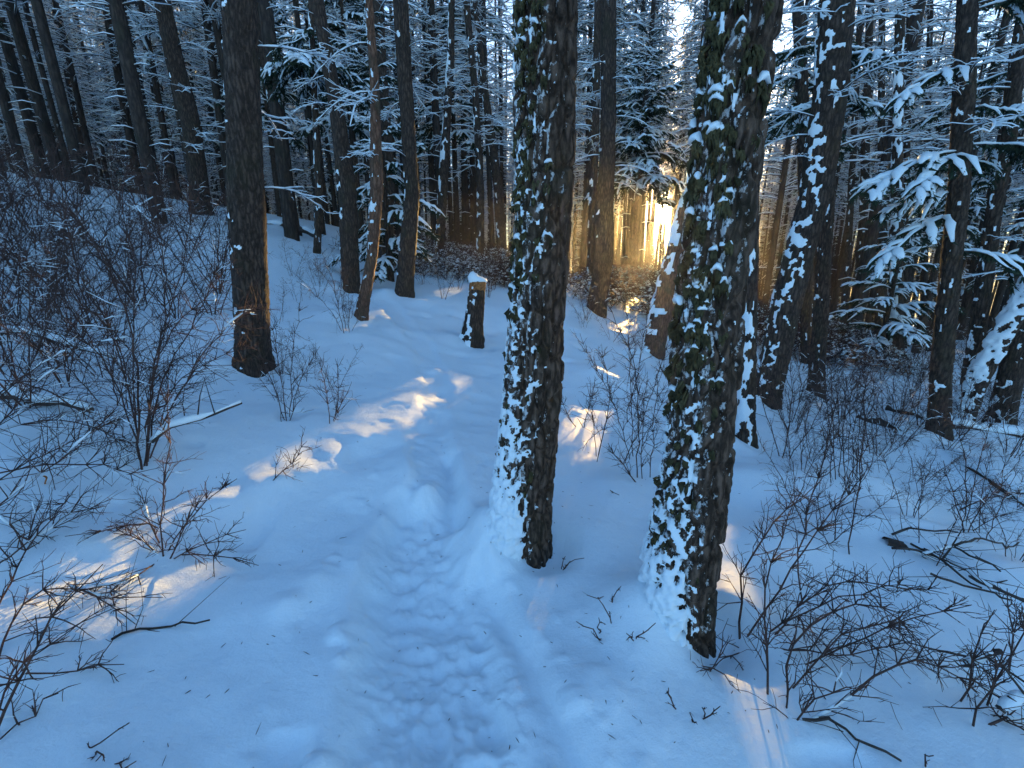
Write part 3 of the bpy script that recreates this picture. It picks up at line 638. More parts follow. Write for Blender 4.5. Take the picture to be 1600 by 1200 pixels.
# ------------------------------------------------------------------ the deep forest: variants with a shared mesh, copied
def far_variant(kind, h, cb, seed):
    """trunk, crown (wood or needles) and crown snow of a tall forest tree whose crown starts cb above the ground"""
    R = np.random.RandomState(seed); t = np.linspace(0,1,9); lx, ly = R.normal(0,.012,2)
    P = np.stack([lx*h*t+.12*np.sin(t*5+seed), ly*h*t, h*t-1.2], -1); rr = R.uniform(.085,.165)*(1-.8*t)+.015; g = Geo(); tube(g, P, rr, 12)
    w = Geo(); nd = Geo(); s = Geo(); z = cb; top = min(h, 19) if cb < 12 else h-.5
    if kind == 'pine':
        for _ in range(10):               # snapped stubs on the bare bole
            zz = R.uniform(1.2, cb+.5); az = R.uniform(0,6.28); q = np.array([[.1,0,0],[.45,.02,.05],[.8,0,-.02]])*R.uniform(.5,1.1); M = xform((np.interp(zz,P[:,2],P[:,0]),np.interp(zz,P[:,2],P[:,1]),zz), az)
            a = Geo(); b = Geo(); tube(a, q, [.014,.009,.005], 3); pad(b, q, [.012,.02,.01], [.015,.025,.012], .008, 4); w.geo(a.get(), M); s.geo(b.get(), M)
    while z < top:
        az = R.uniform(0, 6.28); f = (z-cb)/(h-cb); M = xform((np.interp(z,P[:,2],P[:,0]), np.interp(z,P[:,2],P[:,1]), z), az, R.uniform(.5,1.05)*(1.2-.6*f) if kind == 'pine' else R.uniform(.6,1.0)*(1.3-.9*f), R.uniform(-.1,.3))
        if kind == 'pine': a, b = DBL[R.randint(len(DBL))]; w.geo(a, M); s.geo(b, M); z += R.uniform(.05,.16)
        else: a, n_, b = FBL[R.randint(len(FBL))]; w.geo(a, M); nd.geo(n_, M); s.geo(b, M); z += R.uniform(.07,.2)
    if nd.n: w2 = Geo(); w2.geo(w.get()); w2.geo(nd.get()); crown = two('crown', w2, s, NEEDLE, SNOW)
    else: crown = two('crown', w, s, DEADWOOD, SNOW)
    return g.mesh('trunk', BARK_FAR), crown, None, kind
VAR = {}; MESH_CB = {}
for k, cb in enumerate((2.6, 4.5, 7.0, 10.0, 13.0, 18.5)):
    MESH_CB.update({}); VAR[cb] = [far_variant('pine', 24+(cb>12)*4, cb, 400+k*5), far_variant('pine', 22+(cb>12)*4, cb, 401+k*5), far_variant('fir', 23+(cb>12)*4, cb*1.1+.3, 402+k*5), far_variant('pine', 25+(cb>12)*4, cb, 403+k*5)]
CBS = sorted(VAR)
for cb_, vs in VAR.items():
    for v_ in vs: MESH_CB[v_[1].name] = cb_
LITU = np.array([ground(c[0]+f*c[2], c[1])[0][:2] @ np.array([math.cos(SUN_AZ), -math.sin(SUN_AZ)]) for c in LIT_PX for f in (-.7, 0, .7)])
print('lit u', np.round(LITU[1::3], 2))
def uv(p): return p[0]*math.cos(SUN_AZ)-p[1]*math.sin(SUN_AZ), p[0]*math.sin(SUN_AZ)+p[1]*math.cos(SUN_AZ)
LAND = [(-900,'the left edge'),(215,'the tallest shrub'),(305,'the leaning pine'),(386,'the stout bank pine'),(585,'the red-barked trunk'),(642,'the bend pine'),(745,'the stump'),(845,'the plastered trunk'),(942,'the smooth pine'),(1125,'the thickest trunk'),(1255,'the big tilting pine'),(1400,'the mossy trunk'),(1493,'the black trunk'),(2600,'the right edge')]
def gap(px):
    for (a, la), (b, lb) in zip(LAND[:-1], LAND[1:]):
        if a <= px < b: return 'between %s and %s' % (la, lb)
    return 'beyond the edge of the view'
def region(px):
    return 'forest trees on the left slope' if px < 386 else 'forest trees behind the bend of the path' if px < 845 else 'forest trees around the sun' if px < 1125 else 'forest trees on the right slope'
def far_tree(x, y, v, z, rz, sc):
    tk, cr, sn, kind = v; px = 800+F*x/(y*CP+.35) if y > 1 else -999; r = math.hypot(x, y); grp = region(px)
    root = thing('pine_tree' if kind == 'pine' else 'fir_tree', ('nearer ' if r < 18 else 'midway ' if r < 25 else 'far ' if r < 36 else 'farthest ')+('snow-laden fir ' if kind == 'fir' else 'snowy pine ')+gap(px), 'tree', (x,y,z), grp, rz); root.scale = (sc,)*3
    ob('trunk', tk, root); ob('crown', cr, root, kind='stuff')
HOLE_U = (-4.0, 2.2)                     # the shafts of low sun that reach the snow come through this band
def need_cb(x, y, gz):
    u, al = uv((x, y))
    if HOLE_U[0]-1.6 < u < HOLE_U[1]+1.6 and al > 8: return SUN[2]/math.cos(SUN_EL)*al + (2.5 if abs(u) < 1.3 else 1.1) - gz + .3
    return 0
SLITS = []
RF = np.random.RandomState(77); cnt = 0; tries = 0
hx = [t[0] for t in FOREST]; hy = [t[1] for t in FOREST]; hr = [t[2] for t in FOREST]
FARN = 310
while cnt < FARN and tries < 40000:
    tries += 1; a = RF.uniform(-1.05, 1.0); r = 12.5+38*RF.rand()**.8; x, y = r*math.sin(a), r*math.cos(a)
    if a > .75 and r < 14: continue
    md = (1.15 if r < 25 else .95)
    if min((x-p)**2+(y-q)**2 for p, q in zip(hx, hy)) < md*md: continue
    u, al = uv((x, y))
    if abs(u-.0) < .45: continue
    if al < 50 and np.abs(LITU-u).min() < (.34 if al < 28 else .24) and RF.rand() < (1 if al < 24 else .85): continue
    # keep mid-distance gaps where the photograph shows open snow
    if r < 15 and -.34 < a < .1: continue
    gz = hz(x, y); cb = need_cb(x, y, gz); base = 3.3 if x < -8 else 5.0 if r < 18 else 5.6 if r < 30 else 6.8
    c = max(cb, base*RF.uniform(.7, 1.15), (CAM_Z-gz+.035*r+RF.uniform(-.8,2.0)) if r > 16 and x > -7 and RF.rand() < .85 else 0); opts = [q for q in CBS if q >= c] or [CBS[-1]]
    if cb > CBS[-1]+.8: continue
    v = VAR[opts[0]]; v = v[RF.choice(4, p=[.3,.25,.25,.2])]
    far_tree(x, y, v, gz, RF.uniform(0,6.28), RF.uniform(.82,1.12) if not cb else 1.0); hx.append(x); hy.append(y); cnt += 1
for u_, al_ in ((-1.2,24),(-1.15,38),(-1.0,47),(-1.75,26),(-1.8,41),(-3.05,19.5),(-3.2,30),(-3.0,49),(-3.5,24),(-1.1,31),(.95,38),(1.4,30),(1.2,46),(-3.3,40),(-1.3,52),(-1.1,58),(-.95,64),(1.0,20),(1.35,26),(.85,60),(-.3,78),(.32,70),(-1.9,60),(1.0,50),(-1.55,34),(-.62,80),(.55,66),(-1.0,30),(-.95,44),(-.9,70),(-1.2,66),(1.1,33),(.75,72)):
    x = u_*math.cos(SUN_AZ)+al_*math.sin(SUN_AZ); y = -u_*math.sin(SUN_AZ)+al_*math.cos(SUN_AZ); gz = hz(x, y); cb = need_cb(x, y, gz); o_ = [q for q in CBS if q >= cb] or [CBS[-1]]
    far_tree(x, y, VAR[o_[0]][int(al_) % 4], gz, al_, 1.0); cnt += 1
def snag(u_, al_, label, seed):           # a bare dead pole standing under the sun, its tip below the disc
    R = np.random.RandomState(seed); x = u_*math.cos(SUN_AZ)+al_*math.sin(SUN_AZ); y = -u_*math.sin(SUN_AZ)+al_*math.cos(SUN_AZ); gz = hz(x, y); h = SUN[2]/math.cos(SUN_EL)*al_+1.55-.022*al_-R.uniform(0,.25)-gz
    root = thing('dead_tree', label, 'tree', (x, y, gz)); t = np.linspace(0,1,8); P = np.stack([.05*np.sin(t*4+seed), .04*np.sin(t*3), h*t-.4*(1-t)], -1); g = Geo(); s = Geo(); tube(g, P, .075*(1-.55*t)+.012*R.rand(8), 9)
    for i in range(9):
        tt = R.uniform(.3,.97); az = R.choice([1.2,4.4])+R.normal(0,.4); l = R.uniform(.12,.3); c = np.array([np.interp(tt,t,P[:,k]) for k in range(3)]); d = np.array([math.cos(az),math.sin(az),R.uniform(-.3,.2)]); q = np.stack([c, c+d*l*.5, c+d*l-[0,0,.03]]); tube(g, q, [.014,.009,.004], 4); pad(s, q, [.012,.02,.01], [.015,.025,.01], .006, 4)
    ob('trunk', g.mesh('trunk', BARK_FAR), root); ob('branch_snow', s.mesh('branch_snow', SNOW), root, kind='stuff')
for i_, (u_, al_) in enumerate(((-.02,21),(.16,26),(-.17,31),(.07,38),(-.09,46))):
    snag(u_, al_, ['nearest bare dead pole directly below the sun','bare dead pole just right below the sun','bare dead pole just left below the sun','slender dead pole further back below the sun','farthest dead pole below the sun'][i_], i_)
RL = np.random.RandomState(8)             # younger, shorter trees low on the slope under the sun: their tips stay below the light that reaches the snow
for i in range(26):
    u_ = -4.6+6.6*(i+RL.uniform(.2,.8))/26; al_ = RL.uniform(44, 92); x = u_*math.cos(SUN_AZ)+al_*math.sin(SUN_AZ); y = -u_*math.sin(SUN_AZ)+al_*math.cos(SUN_AZ); gz = hz(x, y)
    top = SUN[2]/math.cos(SUN_EL)*al_-.85-RL.uniform(0,.8); v_ = VAR[2.6][RL.choice([0,1,2,2,3])]; far_tree(x, y, v_, gz, i*1.3, (top-gz)/22.5); cnt += 1
print('far trees', cnt)

# --- beyond them the wood reads as one mass
def gn_scatter(name, pts, rots, parts, label):
    """one 'stuff' object: the wood in the far distance, instances of whole trees on the points"""
    me = bpy.data.meshes.new(name); me.from_pydata([tuple(p) for p in pts], [], [])
    at_ = me.attributes.new('rz', 'FLOAT', 'POINT'); at_.data.foreach_set('value', np.asarray(rots, np.float32))
    o = bpy.data.objects.new(name, me); COL.objects.link(o); tag(o, label, 'forest', kind='stuff')
    ng = bpy.data.node_groups.new(name, 'GeometryNodeTree'); ng.interface.new_socket('Geometry', in_out='INPUT', socket_type='NodeSocketGeometry'); ng.interface.new_socket('Geometry', in_out='OUTPUT', socket_type='NodeSocketGeometry')
    n = ng.nodes; gi, go = n.new('NodeGroupInput'), n.new('NodeGroupOutput'); jn = n.new('GeometryNodeJoinGeometry'); ip = n.new('GeometryNodeInstanceOnPoints'); gti = n.new('GeometryNodeGeometryToInstance')
    for p in parts:
        oi = n.new('GeometryNodeObjectInfo'); oi.inputs['Object'].default_value = p; oi.transform_space = 'ORIGINAL'; ng.links.new(oi.outputs['Geometry'], jn.inputs[0])
    ng.links.new(jn.outputs[0], gti.inputs[0]); ng.links.new(gi.outputs[0], ip.inputs['Points']); ng.links.new(gti.outputs[0], ip.inputs['Instance'])
    na = n.new('GeometryNodeInputNamedAttribute'); na.data_type = 'FLOAT'; na.inputs['Name'].default_value = 'rz'; cx = n.new('ShaderNodeCombineXYZ'); ng.links.new(na.outputs['Attribute'], cx.inputs['Z'])
    ng.links.new(cx.outputs[0], ip.inputs['Rotation']); ng.links.new(ip.outputs[0], go.inputs[0])
    md = o.modifiers.new('scatter', 'NODES'); md.node_group = ng; return o
protos = {}
for o in COL.objects:
    if o.parent and o.name.startswith('crown') and o.data.name not in protos: protos[o.data.name] = [c for c in o.parent.children]
PCB = [MESH_CB[n] for n in protos]; protos = list(protos.values())
SETS = [[] for _ in protos]
for _ in range(1400):
    a = RF.uniform(-1.0, 1.0); r = 51+44*RF.rand(); x, y = r*math.sin(a), r*math.cos(a); u, al = uv((x,y)); gz = hz(x, y)
    if -5.5 < u < 3.6 and need_cb(x, y, gz) > 0:
        if np.abs(LITU-u).min() < .3 or abs(u) < .5 or need_cb(x, y, gz) > 20: continue
        ks = [i for i, q in enumerate(PCB) if q > 18]; k = ks[RF.randint(len(ks))]; SETS[k].append((x, y, gz, RF.uniform(0,6.28))); continue
    ks = [i for i, q in enumerate(PCB) if q >= CAM_Z-gz+.5] if RF.rand() < .55 and x > -25 else range(len(protos)); ks = list(ks) or list(range(len(protos))); k = ks[RF.randint(len(ks))]; SETS[k].append((x, y, gz, RF.uniform(0,6.28)))
for k, S in enumerate(SETS):
    if S: gn_scatter('far_forest', [s[:3] for s in S], [s[3] for s in S], protos[k], 'far-off snowy wood that fills the distance between the trunks')

# ------------------------------------------------------------------ stump, logs, sticks
def stump():
    ax = tree_axis((737,535), 7.4, [(737,535,32),(741,490,29),(746,440,26)]); pts, rad = ax; base = pts[0].copy(); base[2] = hz(base[0], base[1])
    root = thing('tree_stump', 'post-high cut stump with a white snow cap and torn orange wood near its top', 'stump', base); P = pts-base; P = np.vstack([P[:1]-(P[1]-P[0])*.8, P]); Rr = np.concatenate([rad[:1], rad])
    vd, sm, nr, TH, Z = trunk_grid(P, Rr, 40, .02, 9, .02, .012, 88, .05); n, k = TH.shape
    top = vd[-1]; R = np.random.RandomState(3); vd[-1,:,2] += R.uniform(-.03,.03,k)
    v = np.vstack([vd.reshape(-1,3), vd[-1].mean(0)[None]]); j = np.arange(k)
    ob('bark', mesh('bark', v, [grid_q(n,k), np.stack([(n-1)*k+j,(n-1)*k+(j+1)%k,np.full(k,n*k)],-1)], BARK), root)
    # the bare torn wood just under the cap
    zt = P[-1,2]; g = Geo(); an = np.arange(18)*2*math.pi/18; rings = []
    for q, f in ((-.13,1.0),(-.06,1.05),(-.0,1.0)):
        rr = Rr[-1]*f+.012+R.uniform(-.006,.006,18); c = np.array([np.interp(zt+q,P[:,2],P[:,0]),np.interp(zt+q,P[:,2],P[:,1]),zt+q]); rings.append(np.stack([c[0]+rr*np.cos(an), c[1]+rr*np.sin(an), np.full(18,c[2])+R.uniform(-.025,.025,18)*(q<-.1)],-1))
    v = np.array(rings).reshape(-1,3); qd = grid_q(3,18); keep = [i for i,f in enumerate(qd) if math.cos(an[f[0]%18]-CAMDIR(base)-.5) > -.1]
    g.add(v, qd[keep]); ob('torn_wood', g.mesh('torn_wood', BROKEN), root)
    s = Geo(); m = 14; an = np.arange(m)*2*math.pi/m; rings = []
    for zz, f in ((-.02,1.02),(.02,1.2),(.06,1.15),(.10,.8),(.118,.35)): rings.append(np.stack([P[-1,0]-.25*zz+Rr[-1]*f*np.cos(an)*(1+.10*np.sin(an*3+1)+.07*np.sin(an*2)), P[-1,1]+Rr[-1]*f*np.sin(an)*(1+.1*np.cos(an*2)), np.full(m,zt)+zz*(1-.35*np.cos(an))],-1))
    v = np.array(rings).reshape(-1,3); v = np.vstack([v, [[P[-1,0],P[-1,1],zt+.12]]]); j = np.arange(m); s.add(v, grid_q(5,m), np.stack([4*m+j,4*m+(j+1)%m,np.full(m,5*m)],-1)); ob('snow_cap', s.mesh('snow_cap', SNOW), root)
    msk = fbm3(nr[:,:,0]*2, nr[:,:,1]*2, Z*9, 5, 3)*1.4+.75*np.cos(TH-WIND)-.7; res = shell(vd, sm, nr, msk, .02)
    if res: ob('trunk_snow', mesh('trunk_snow', res[0], [res[1]], SNOW), root, kind='stuff')
stump()
def log(label, pxs, D, r, seed, name='fallen_log', snow=1.0, lift=.02, cat='log'):
    R = np.random.RandomState(seed); pts = []
    for q in pxs:
        p, d = ground(q[0], q[1]) if len(q) == 2 else (at(*q), q[2]); pts.append(p+np.array([0,0,lift if len(q) == 2 else 0]))
    pts = np.array(pts); seg = np.concatenate([[0], np.cumsum(np.linalg.norm(np.diff(pts,axis=0),axis=1))]); t = np.linspace(0,1,max(8,int(seg[-1]/.12))); P = np.stack([np.interp(t, seg/seg[-1], pts[:,c]) for c in range(3)],-1)
    P[1:-1] = (P[:-2]+2*P[1:-1]+P[2:])/4; P += R.normal(0,.006,P.shape); P[:,2] += .03*seg[-1]*np.sin(t*math.pi*R.uniform(1.2,2.6)+R.uniform(0,3))*np.sin(t*math.pi); P[:,0] += .025*seg[-1]*np.sin(t*R.uniform(4,8)+R.uniform(0,6))*np.sin(t*math.pi)
    root = thing(name, label, cat, P[len(P)//2]); P = P-P[len(P)//2]; w = Geo(); s = Geo(); tube(w, P, r*(1-.35*t)*R.uniform(.93,1.07,len(t)), 10 if r > .03 else 6)
    for _ in range(int(4+seg[-1]*2)):
        a = R.randint(1, len(P)-1); d = R.normal(0,1,3); d[2] = abs(d[2])*.6; d /= np.linalg.norm(d); l = R.uniform(.1,.35); tube(w, P[a]+d*l*np.array([[0],[.5],[1]])+R.normal(0,.01,(3,3)), np.array([.35,.22,.1])*min(r,.03), 4)
    ob('trunk' if r > .03 else 'stem', w.mesh('trunk', DEADWOOD), root)
    if snow:
        env = (fbm2(t*seg[-1]*4.5, t*0+seed, 4, 3)*2.0+snow*.75).clip(0,1.25)*np.sin(np.pi*np.clip(t*.94+.03,0,1))**.3
        # split into runs where there is snow
        idx = np.nonzero(env > .12)[0]; runs = np.split(idx, np.nonzero(np.diff(idx) > 1)[0]+1) if len(idx) else []
        for q in runs:
            if len(q) > 2: pad(s, P[q], (r*.95+.006)*env[q], (r*1.1+.018)*env[q], r*.45, 6)
        if s.n: ob('log_snow', s.mesh('log_snow', SNOW), root)
    return root
log('long snow-striped log slanting down the right slope below the tall black trunk', [(1340,652),(1400,668),(1470,700),(1540,745),(1620,800)], 5, .06, 1, snow=1.7, lift=-.01)
log('short snowy log butting against the foot of the tall black trunk on its right', [(1478,668),(1540,672),(1620,690)], 6, .07, 2, snow=1.6)
log('snow-topped log lying behind the bottom of the long slanting log', [(1385,640),(1430,650),(1475,668)], 6, .06, 3, snow=1.6)
log('snowy log lying across the crest of the left bank', [(415,352,13.2),(445,351,13.0),(475,362,12.8),(498,370,12.5)], 13, .10, 4)
log('half-buried log with a thick white ridge on the far right below the shrubs', [(1380,850),(1440,862),(1530,915),(1610,945)], 3.3, .04, 5, lift=-.015)
log('snow-laden stick catching warm light at the left edge', [(50,880,2.55),(90,872,2.5),(125,858,2.45),(160,842,2.45)], 2.5, .016, 6, 'fallen_branch', 1.4, cat='branch')
log('snow-covered stick propped beside the tall shrub on the left', [(235,690,2.95),(262,672,2.95),(300,655,3.0),(340,642,3.05),(378,632,3.1)], 3, .014, 7, 'fallen_branch', 1.5, cat='branch')
log('thin curved stick lying on the snow at the bottom edge', [(1253,1139),(1285,1140),(1330,1158),(1370,1180),(1405,1203)], 1.7, .006, 8, 'fallen_branch', 0, .01, 'branch')
log('stubby black stick poking from the snow near the bottom of the right edge', [(1510,1035,2.0),(1540,1028,2.0),(1566,1020,2.0)], 2, .018, 9, 'fallen_branch', .9, cat='branch')
log('black broken stick at the right edge lowest of all', [(1562,1108,1.75),(1585,1098,1.75),(1615,1085,1.75)], 1.7, .016, 10, 'fallen_branch', .4, cat='branch')
log('bare thin stick lying level on the snow left of the path', [(173,1003),(215,992),(255,990),(290,990),(330,983)], 2, .006, 11, 'fallen_branch', 0, .015, 'branch')
log('snow-bent branch resting across the brush at the left edge', [(-30,525,4.0),(60,524,3.9),(130,536,3.8),(180,560,3.7)], 4, .018, 12, 'fallen_branch', 1.6, cat='branch')
log('dark grey broken branch end hanging in the brush at the left edge', [(-20,625,3.4),(40,618,3.4),(90,628,3.35),(140,640,3.3)], 4, .035, 13, 'fallen_branch', 1.3, cat='branch')
for i, pts in enumerate([[(1395,868),(1450,872),(1500,900),(1545,930)],[(1420,860),(1470,885),(1530,935)],[(1440,880),(1500,868),(1590,855)],[(1390,845),(1440,838),(1490,840)],[(1450,905),(1510,930),(1580,950)],[(1475,862),(1520,880),(1560,905)]]):
    log(['dark twig at the near end','dark twig slanting down through the middle','pale twig crossing level','dark twig lying above','lowest dark twig','short bent twig'][i]+' of the half-buried brush pile on the right', pts, 3, .008, 30+i, 'fallen_branch', .3, .04, 'branch')

# ------------------------------------------------------------------ shrubs
def hero_shrub(label, stems, seed, r0=.007, dens=9, tw=.34, snow=.25, group=None):
    """a leafless shrub; each stem follows the lean and bend it has in the photograph at its own distance"""
    R = np.random.RandomState(seed); root = None
    for st in stems:
        pts = st[0]; rr = st[1] if len(st) > 1 else r0; g0, D = ground(*pts[0]) if not (len(st) > 2 and st[2]) else (None, st[2])
        D1 = D*(1+R.uniform(-.08,.08)) if not (len(st) > 3) else st[3]; n = len(pts)
        P = [g0-np.array([0,0,.03]) if (i == 0 and g0 is not None) else at(px, py, min(D+(D1-D)*i/max(1,n-1), ground(px, py)[1]*.965)) for i,(px,py) in enumerate(pts)]
        P = np.array(P)
        if root is None: base = P[0].copy(); root = thing('bare_shrub', label, 'shrub', base, group)
        w, s = stem_geo(R, P-base, rr*.47, dens*2.3, tw, snow=snow*.6); b = ob('stem', w.mesh('stem', TWIG), root)
        if s.n: ob('stem_snow', s.mesh('stem_snow', SNOW), b, kind='stuff')
    return root
hero_shrub('tallest many-stemmed leafless shrub, rising on the left bank', [
  [[(222,737),(216,650),(213,560),(205,500),(175,430),(150,380),(110,330),(70,280)],.012],[[(224,733),(232,620),(250,540),(300,480),(352,440)],.009],[[(220,725),(200,600),(172,520),(130,440),(100,350)],.009],
  [[(228,728),(236,600),(260,500),(255,400),(240,290)],.008],[[(230,728),(247,600),(300,510),(340,420),(362,370)],.009],[[(219,700),(165,560),(100,500),(50,430)],.008],[[(216,690),(205,560),(215,430),(190,330),(200,250)],.007],
  [[(232,720),(260,650),(310,560),(362,500),(420,470)],.008],[[(226,720),(240,560),(290,400),(300,300)],.006],[[(200,640),(195,560),(150,450),(60,380)],.006],[[(240,700),(270,600),(330,560),(390,540)],.006]], 1, snow=.16, tw=.42, dens=11)
hero_shrub('low spreading shrub with a knotted black base at the left of the path', [
  [[(256,880),(250,850),(256,800),(265,700),(264,600)],.005],[[(262,872),(290,820),(320,768)],.006],[[(265,868),(330,860),(400,885)],.006],[[(258,872),(220,840),(178,832)],.006],[[(254,830),(255,805),(190,825),(105,838)],.006],[[(250,876),(215,905),(150,922)],.006],
  [[(260,866),(300,800),(370,750)],.005],[[(256,860),(235,810),(212,770)],.005],[[(262,872),(320,845),(385,825)],.004]], 2, snow=.12, tw=.22, dens=11)
hero_shrub('arching leafless shrub leaning in from the bottom left corner', [
  [[(-15,1170),(15,1100),(45,1030),(62,985),(90,940),(135,905),(165,885)],.008],[[(40,1052),(80,1050),(130,1052),(195,1035)],.004,2.0],[[(-20,1080),(20,960),(65,905),(110,913),(170,935),(208,972)],.006,2.1],[[(110,915),(175,938),(258,935)],.004,2.1],[[(-10,1140),(10,1050),(70,1000),(150,965),(178,950)],.004,1.9],
  [[(-20,990),(20,900),(60,830),(120,760)],.006,2.2],[[(0,1155),(60,1100),(90,1085)],.003,1.9]], 3, snow=.06, tw=.2, dens=10)
hero_shrub('tangle of thin arching branches reaching in level from the left edge', [
  [[(-40,690),(40,655),(110,655),(190,680),(216,705)],.007,2.9],[[(-40,750),(60,725),(130,722),(180,728),(230,752)],.007,2.7],[[(-40,640),(40,585),(100,545),(200,525)],.007,3.2],[[(-40,820),(0,790),(60,740),(130,690),(180,640)],.006,2.6],[[(-20,790),(20,830),(50,845),(52,850)],.009,2.5],
  [[(-40,590),(60,600),(140,650),(210,712)],.006,3.0],[[(-40,720),(30,620),(110,560),(160,470)],.007,3.1],[[(-40,900),(30,870),(80,820),(110,790),(170,790)],.005,2.4],[[(-40,660),(60,560),(90,430),(75,330)],.006,3.3],[[(-40,770),(90,700),(190,650),(260,640)],.005,2.8]], 4, snow=.3, tw=.36, dens=12)
hero_shrub('leafless shrub with fanned upright stems between the two thickest trunks', [
  [[(998,755),(975,730),(948,690)],.009],[[(932,722),(945,670),(955,620),(940,540)],.007],[[(975,722),(1000,670),(1020,610),(1045,530)],.006],[[(996,748),(1000,650),(990,560),(962,500),(935,455)],.008],[[(1004,750),(1003,680),(1012,580)],.005],[[(1016,747),(1022,640),(1038,560)],.005],
  [[(985,720),(965,640),(920,560),(905,520)],.005],[[(990,715),(985,620),(985,520),(975,460)],.006],[[(932,715),(925,640),(918,600)],.004],[[(1000,700),(1030,640),(1048,600)],.005],[[(980,660),(1000,560),(1015,470)],.005,3.9]], 5, snow=.12, tw=.28, dens=11)
hero_shrub('low sprawling shrub with long arched branches right of the thickest trunk', [
  [[(1156,1012),(1145,960),(1158,900),(1200,820),(1280,755)],.009],[[(1256,1126),(1300,1110),(1350,1070),(1400,1025),(1440,1015),(1490,1050),(1530,1088)],.008],[[(1228,1117),(1225,1060),(1215,1020),(1240,990),(1310,950),(1350,915),(1390,950),(1440,1000)],.007],[[(1240,1132),(1256,1100),(1290,1070),(1335,1075)],.005],
  [[(1200,1092),(1199,1000),(1190,900),(1232,800)],.007],[[(1165,1010),(1230,960),(1330,930),(1400,905),(1430,915)],.006],[[(1160,1008),(1190,960),(1240,880),(1300,800),(1350,740)],.007],[[(1158,1010),(1240,1015),(1330,1025),(1440,1000)],.005],[[(1230,1085),(1300,1000),(1360,960),(1430,975)],.005],
  [[(1256,950),(1246,860),(1262,800),(1290,700),(1312,600)],.006],[[(1328,872),(1332,800),(1346,720),(1352,640),(1346,555)],.006],[[(1200,1000),(1260,930),(1330,900),(1480,930)],.005],[[(1245,1040),(1340,1000),(1440,960),(1520,945)],.005],[[(1165,1010),(1120,1025),(1098,1050)],.003]], 6, snow=.05, tw=.25, dens=12)
hero_shrub('broken-based shrub at the right edge near the bottom corner', [
  [[(1520,1140),(1535,1095),(1548,1050),(1570,1005)],.006],[[(1520,1140),(1560,1124),(1625,1112)],.010],[[(1497,1098),(1512,1050),(1530,1000),(1556,955)],.006],[[(1540,1110),(1570,1060),(1600,1000),(1620,940)],.006],[[(1545,1112),(1580,1130),(1625,1150)],.005],[[(1575,1060),(1590,1000),(1580,950),(1570,915)],.006]], 7, snow=.12, tw=.22, dens=12)
hero_shrub('bunch of close upright stems with ragged tops on the right slope', [[[(1300+int(i*6.5),756-(i%3)*4),(1298+i*7,690),(1292+i*9,620+(i*37)%40),(1285+i*12,560+(i*53)%50)],.006] for i in range(8)], 8, snow=.3, tw=.22, dens=12)
hero_shrub('wide-branching shrub on the right slope beneath the long slanting log', [[[(1510,832),(1511,760),(1505,690),(1470,640)],.007],[[(1512,832),(1540,780),(1580,740)],.007],[[(1508,834),(1490,770),(1475,720)],.006],[[(1516,830),(1560,800),(1620,790)],.005],[[(1500,797),(1530,780),(1560,772),(1620,770)],.010,4.0],[[(1510,825),(1530,720),(1550,650)],.005]], 9, snow=.25, tw=.25, dens=12)
hero_shrub('thin bare sapling bending left on the open bank behind the stout pine', [[[(538,522),(528,480),(520,440),(505,400),(495,370)],.007],[[(520,450),(500,425),(485,405)],.004,6.4],[[(524,465),(535,430),(540,400)],.004,6.4]], 10, snow=.1, tw=.3, dens=7)
for i, (st, lb) in enumerate([([[(448,660),(440,600),(430,540),(415,480)],[(450,655),(470,590),(500,540)],[(446,655),(425,590),(400,540)],[(452,650),(455,560),(470,470)]], 'leafless shrub at the foot of the stout pine, nearest to it'),
    ([[(515,665),(512,610),(500,560)],[(518,660),(540,620),(552,595)],[(522,655),(530,600),(525,560)]], 'small leafless shrub at the path edge below the thin sapling'),
    ([[(460,745),(462,710),(480,690)],[(420,770),(440,735),(470,715)]], 'pair of bare twigs in the snow beside the sunlit streak'),
    ([[(905,670),(880,640),(870,600)],[(912,668),(925,620),(930,590)]], 'twiggy seedling in the lit patch right of the plastered trunk')]):
    hero_shrub(lb, [[s, .005] for s in st], 20+i, snow=.15, tw=.26, dens=10)
for i, (st, lb) in enumerate([([[(957,972),(952,942),(915,928)],[(953,945),(960,925),(972,912)]], 'forked bare twig standing in the snow left of the thickest trunk'),
    ([[(940,1005),(931,984),(902,967)],[(933,988),(938,965)]], 'second forked twig in the snow, just below the first one'),
    ([[(994,999),(1000,985),(1023,972)],[(994,998),(982,994)]], 'thin straight twig in the snow nearest the foot of the thickest trunk'),
    ([[(1062,1112),(1050,1090),(1040,1075)]], 'short twig stuck in the snow below the thickest trunk'),
    ([[(1085,1126),(1081,1112)],[(1088,1126),(1102,1120),(1128,1102)],[(1100,1120),(1100,1105)]], 'tangled little twig in the snow at the bottom right of the path'),
    ([[(133,1183),(150,1160),(180,1150),(206,1132)],[(146,1170),(156,1184)]], 'curved twig in the snow near the bottom left corner'),
    ([[(153,1200),(185,1191),(214,1192)]], 'low twig lying at the bottom edge on the left'),
    ([[(875,892),(880,880),(915,870)],[(878,890),(884,868)]], 'tiny forked twig right of the foot of the plastered trunk'),
    ([[(950,764),(968,772)]], 'short dark stick lying on smooth snow between the two thickest trunks'),
    ([[(1447,1200),(1445,1185),(1450,1172)]], 'short upright twig at the bottom edge on the right')]):
    hero_shrub(lb, [[s, .003] for s in st], 40+i, snow=0, tw=.045, dens=5, group='twigs poking out of the snow')

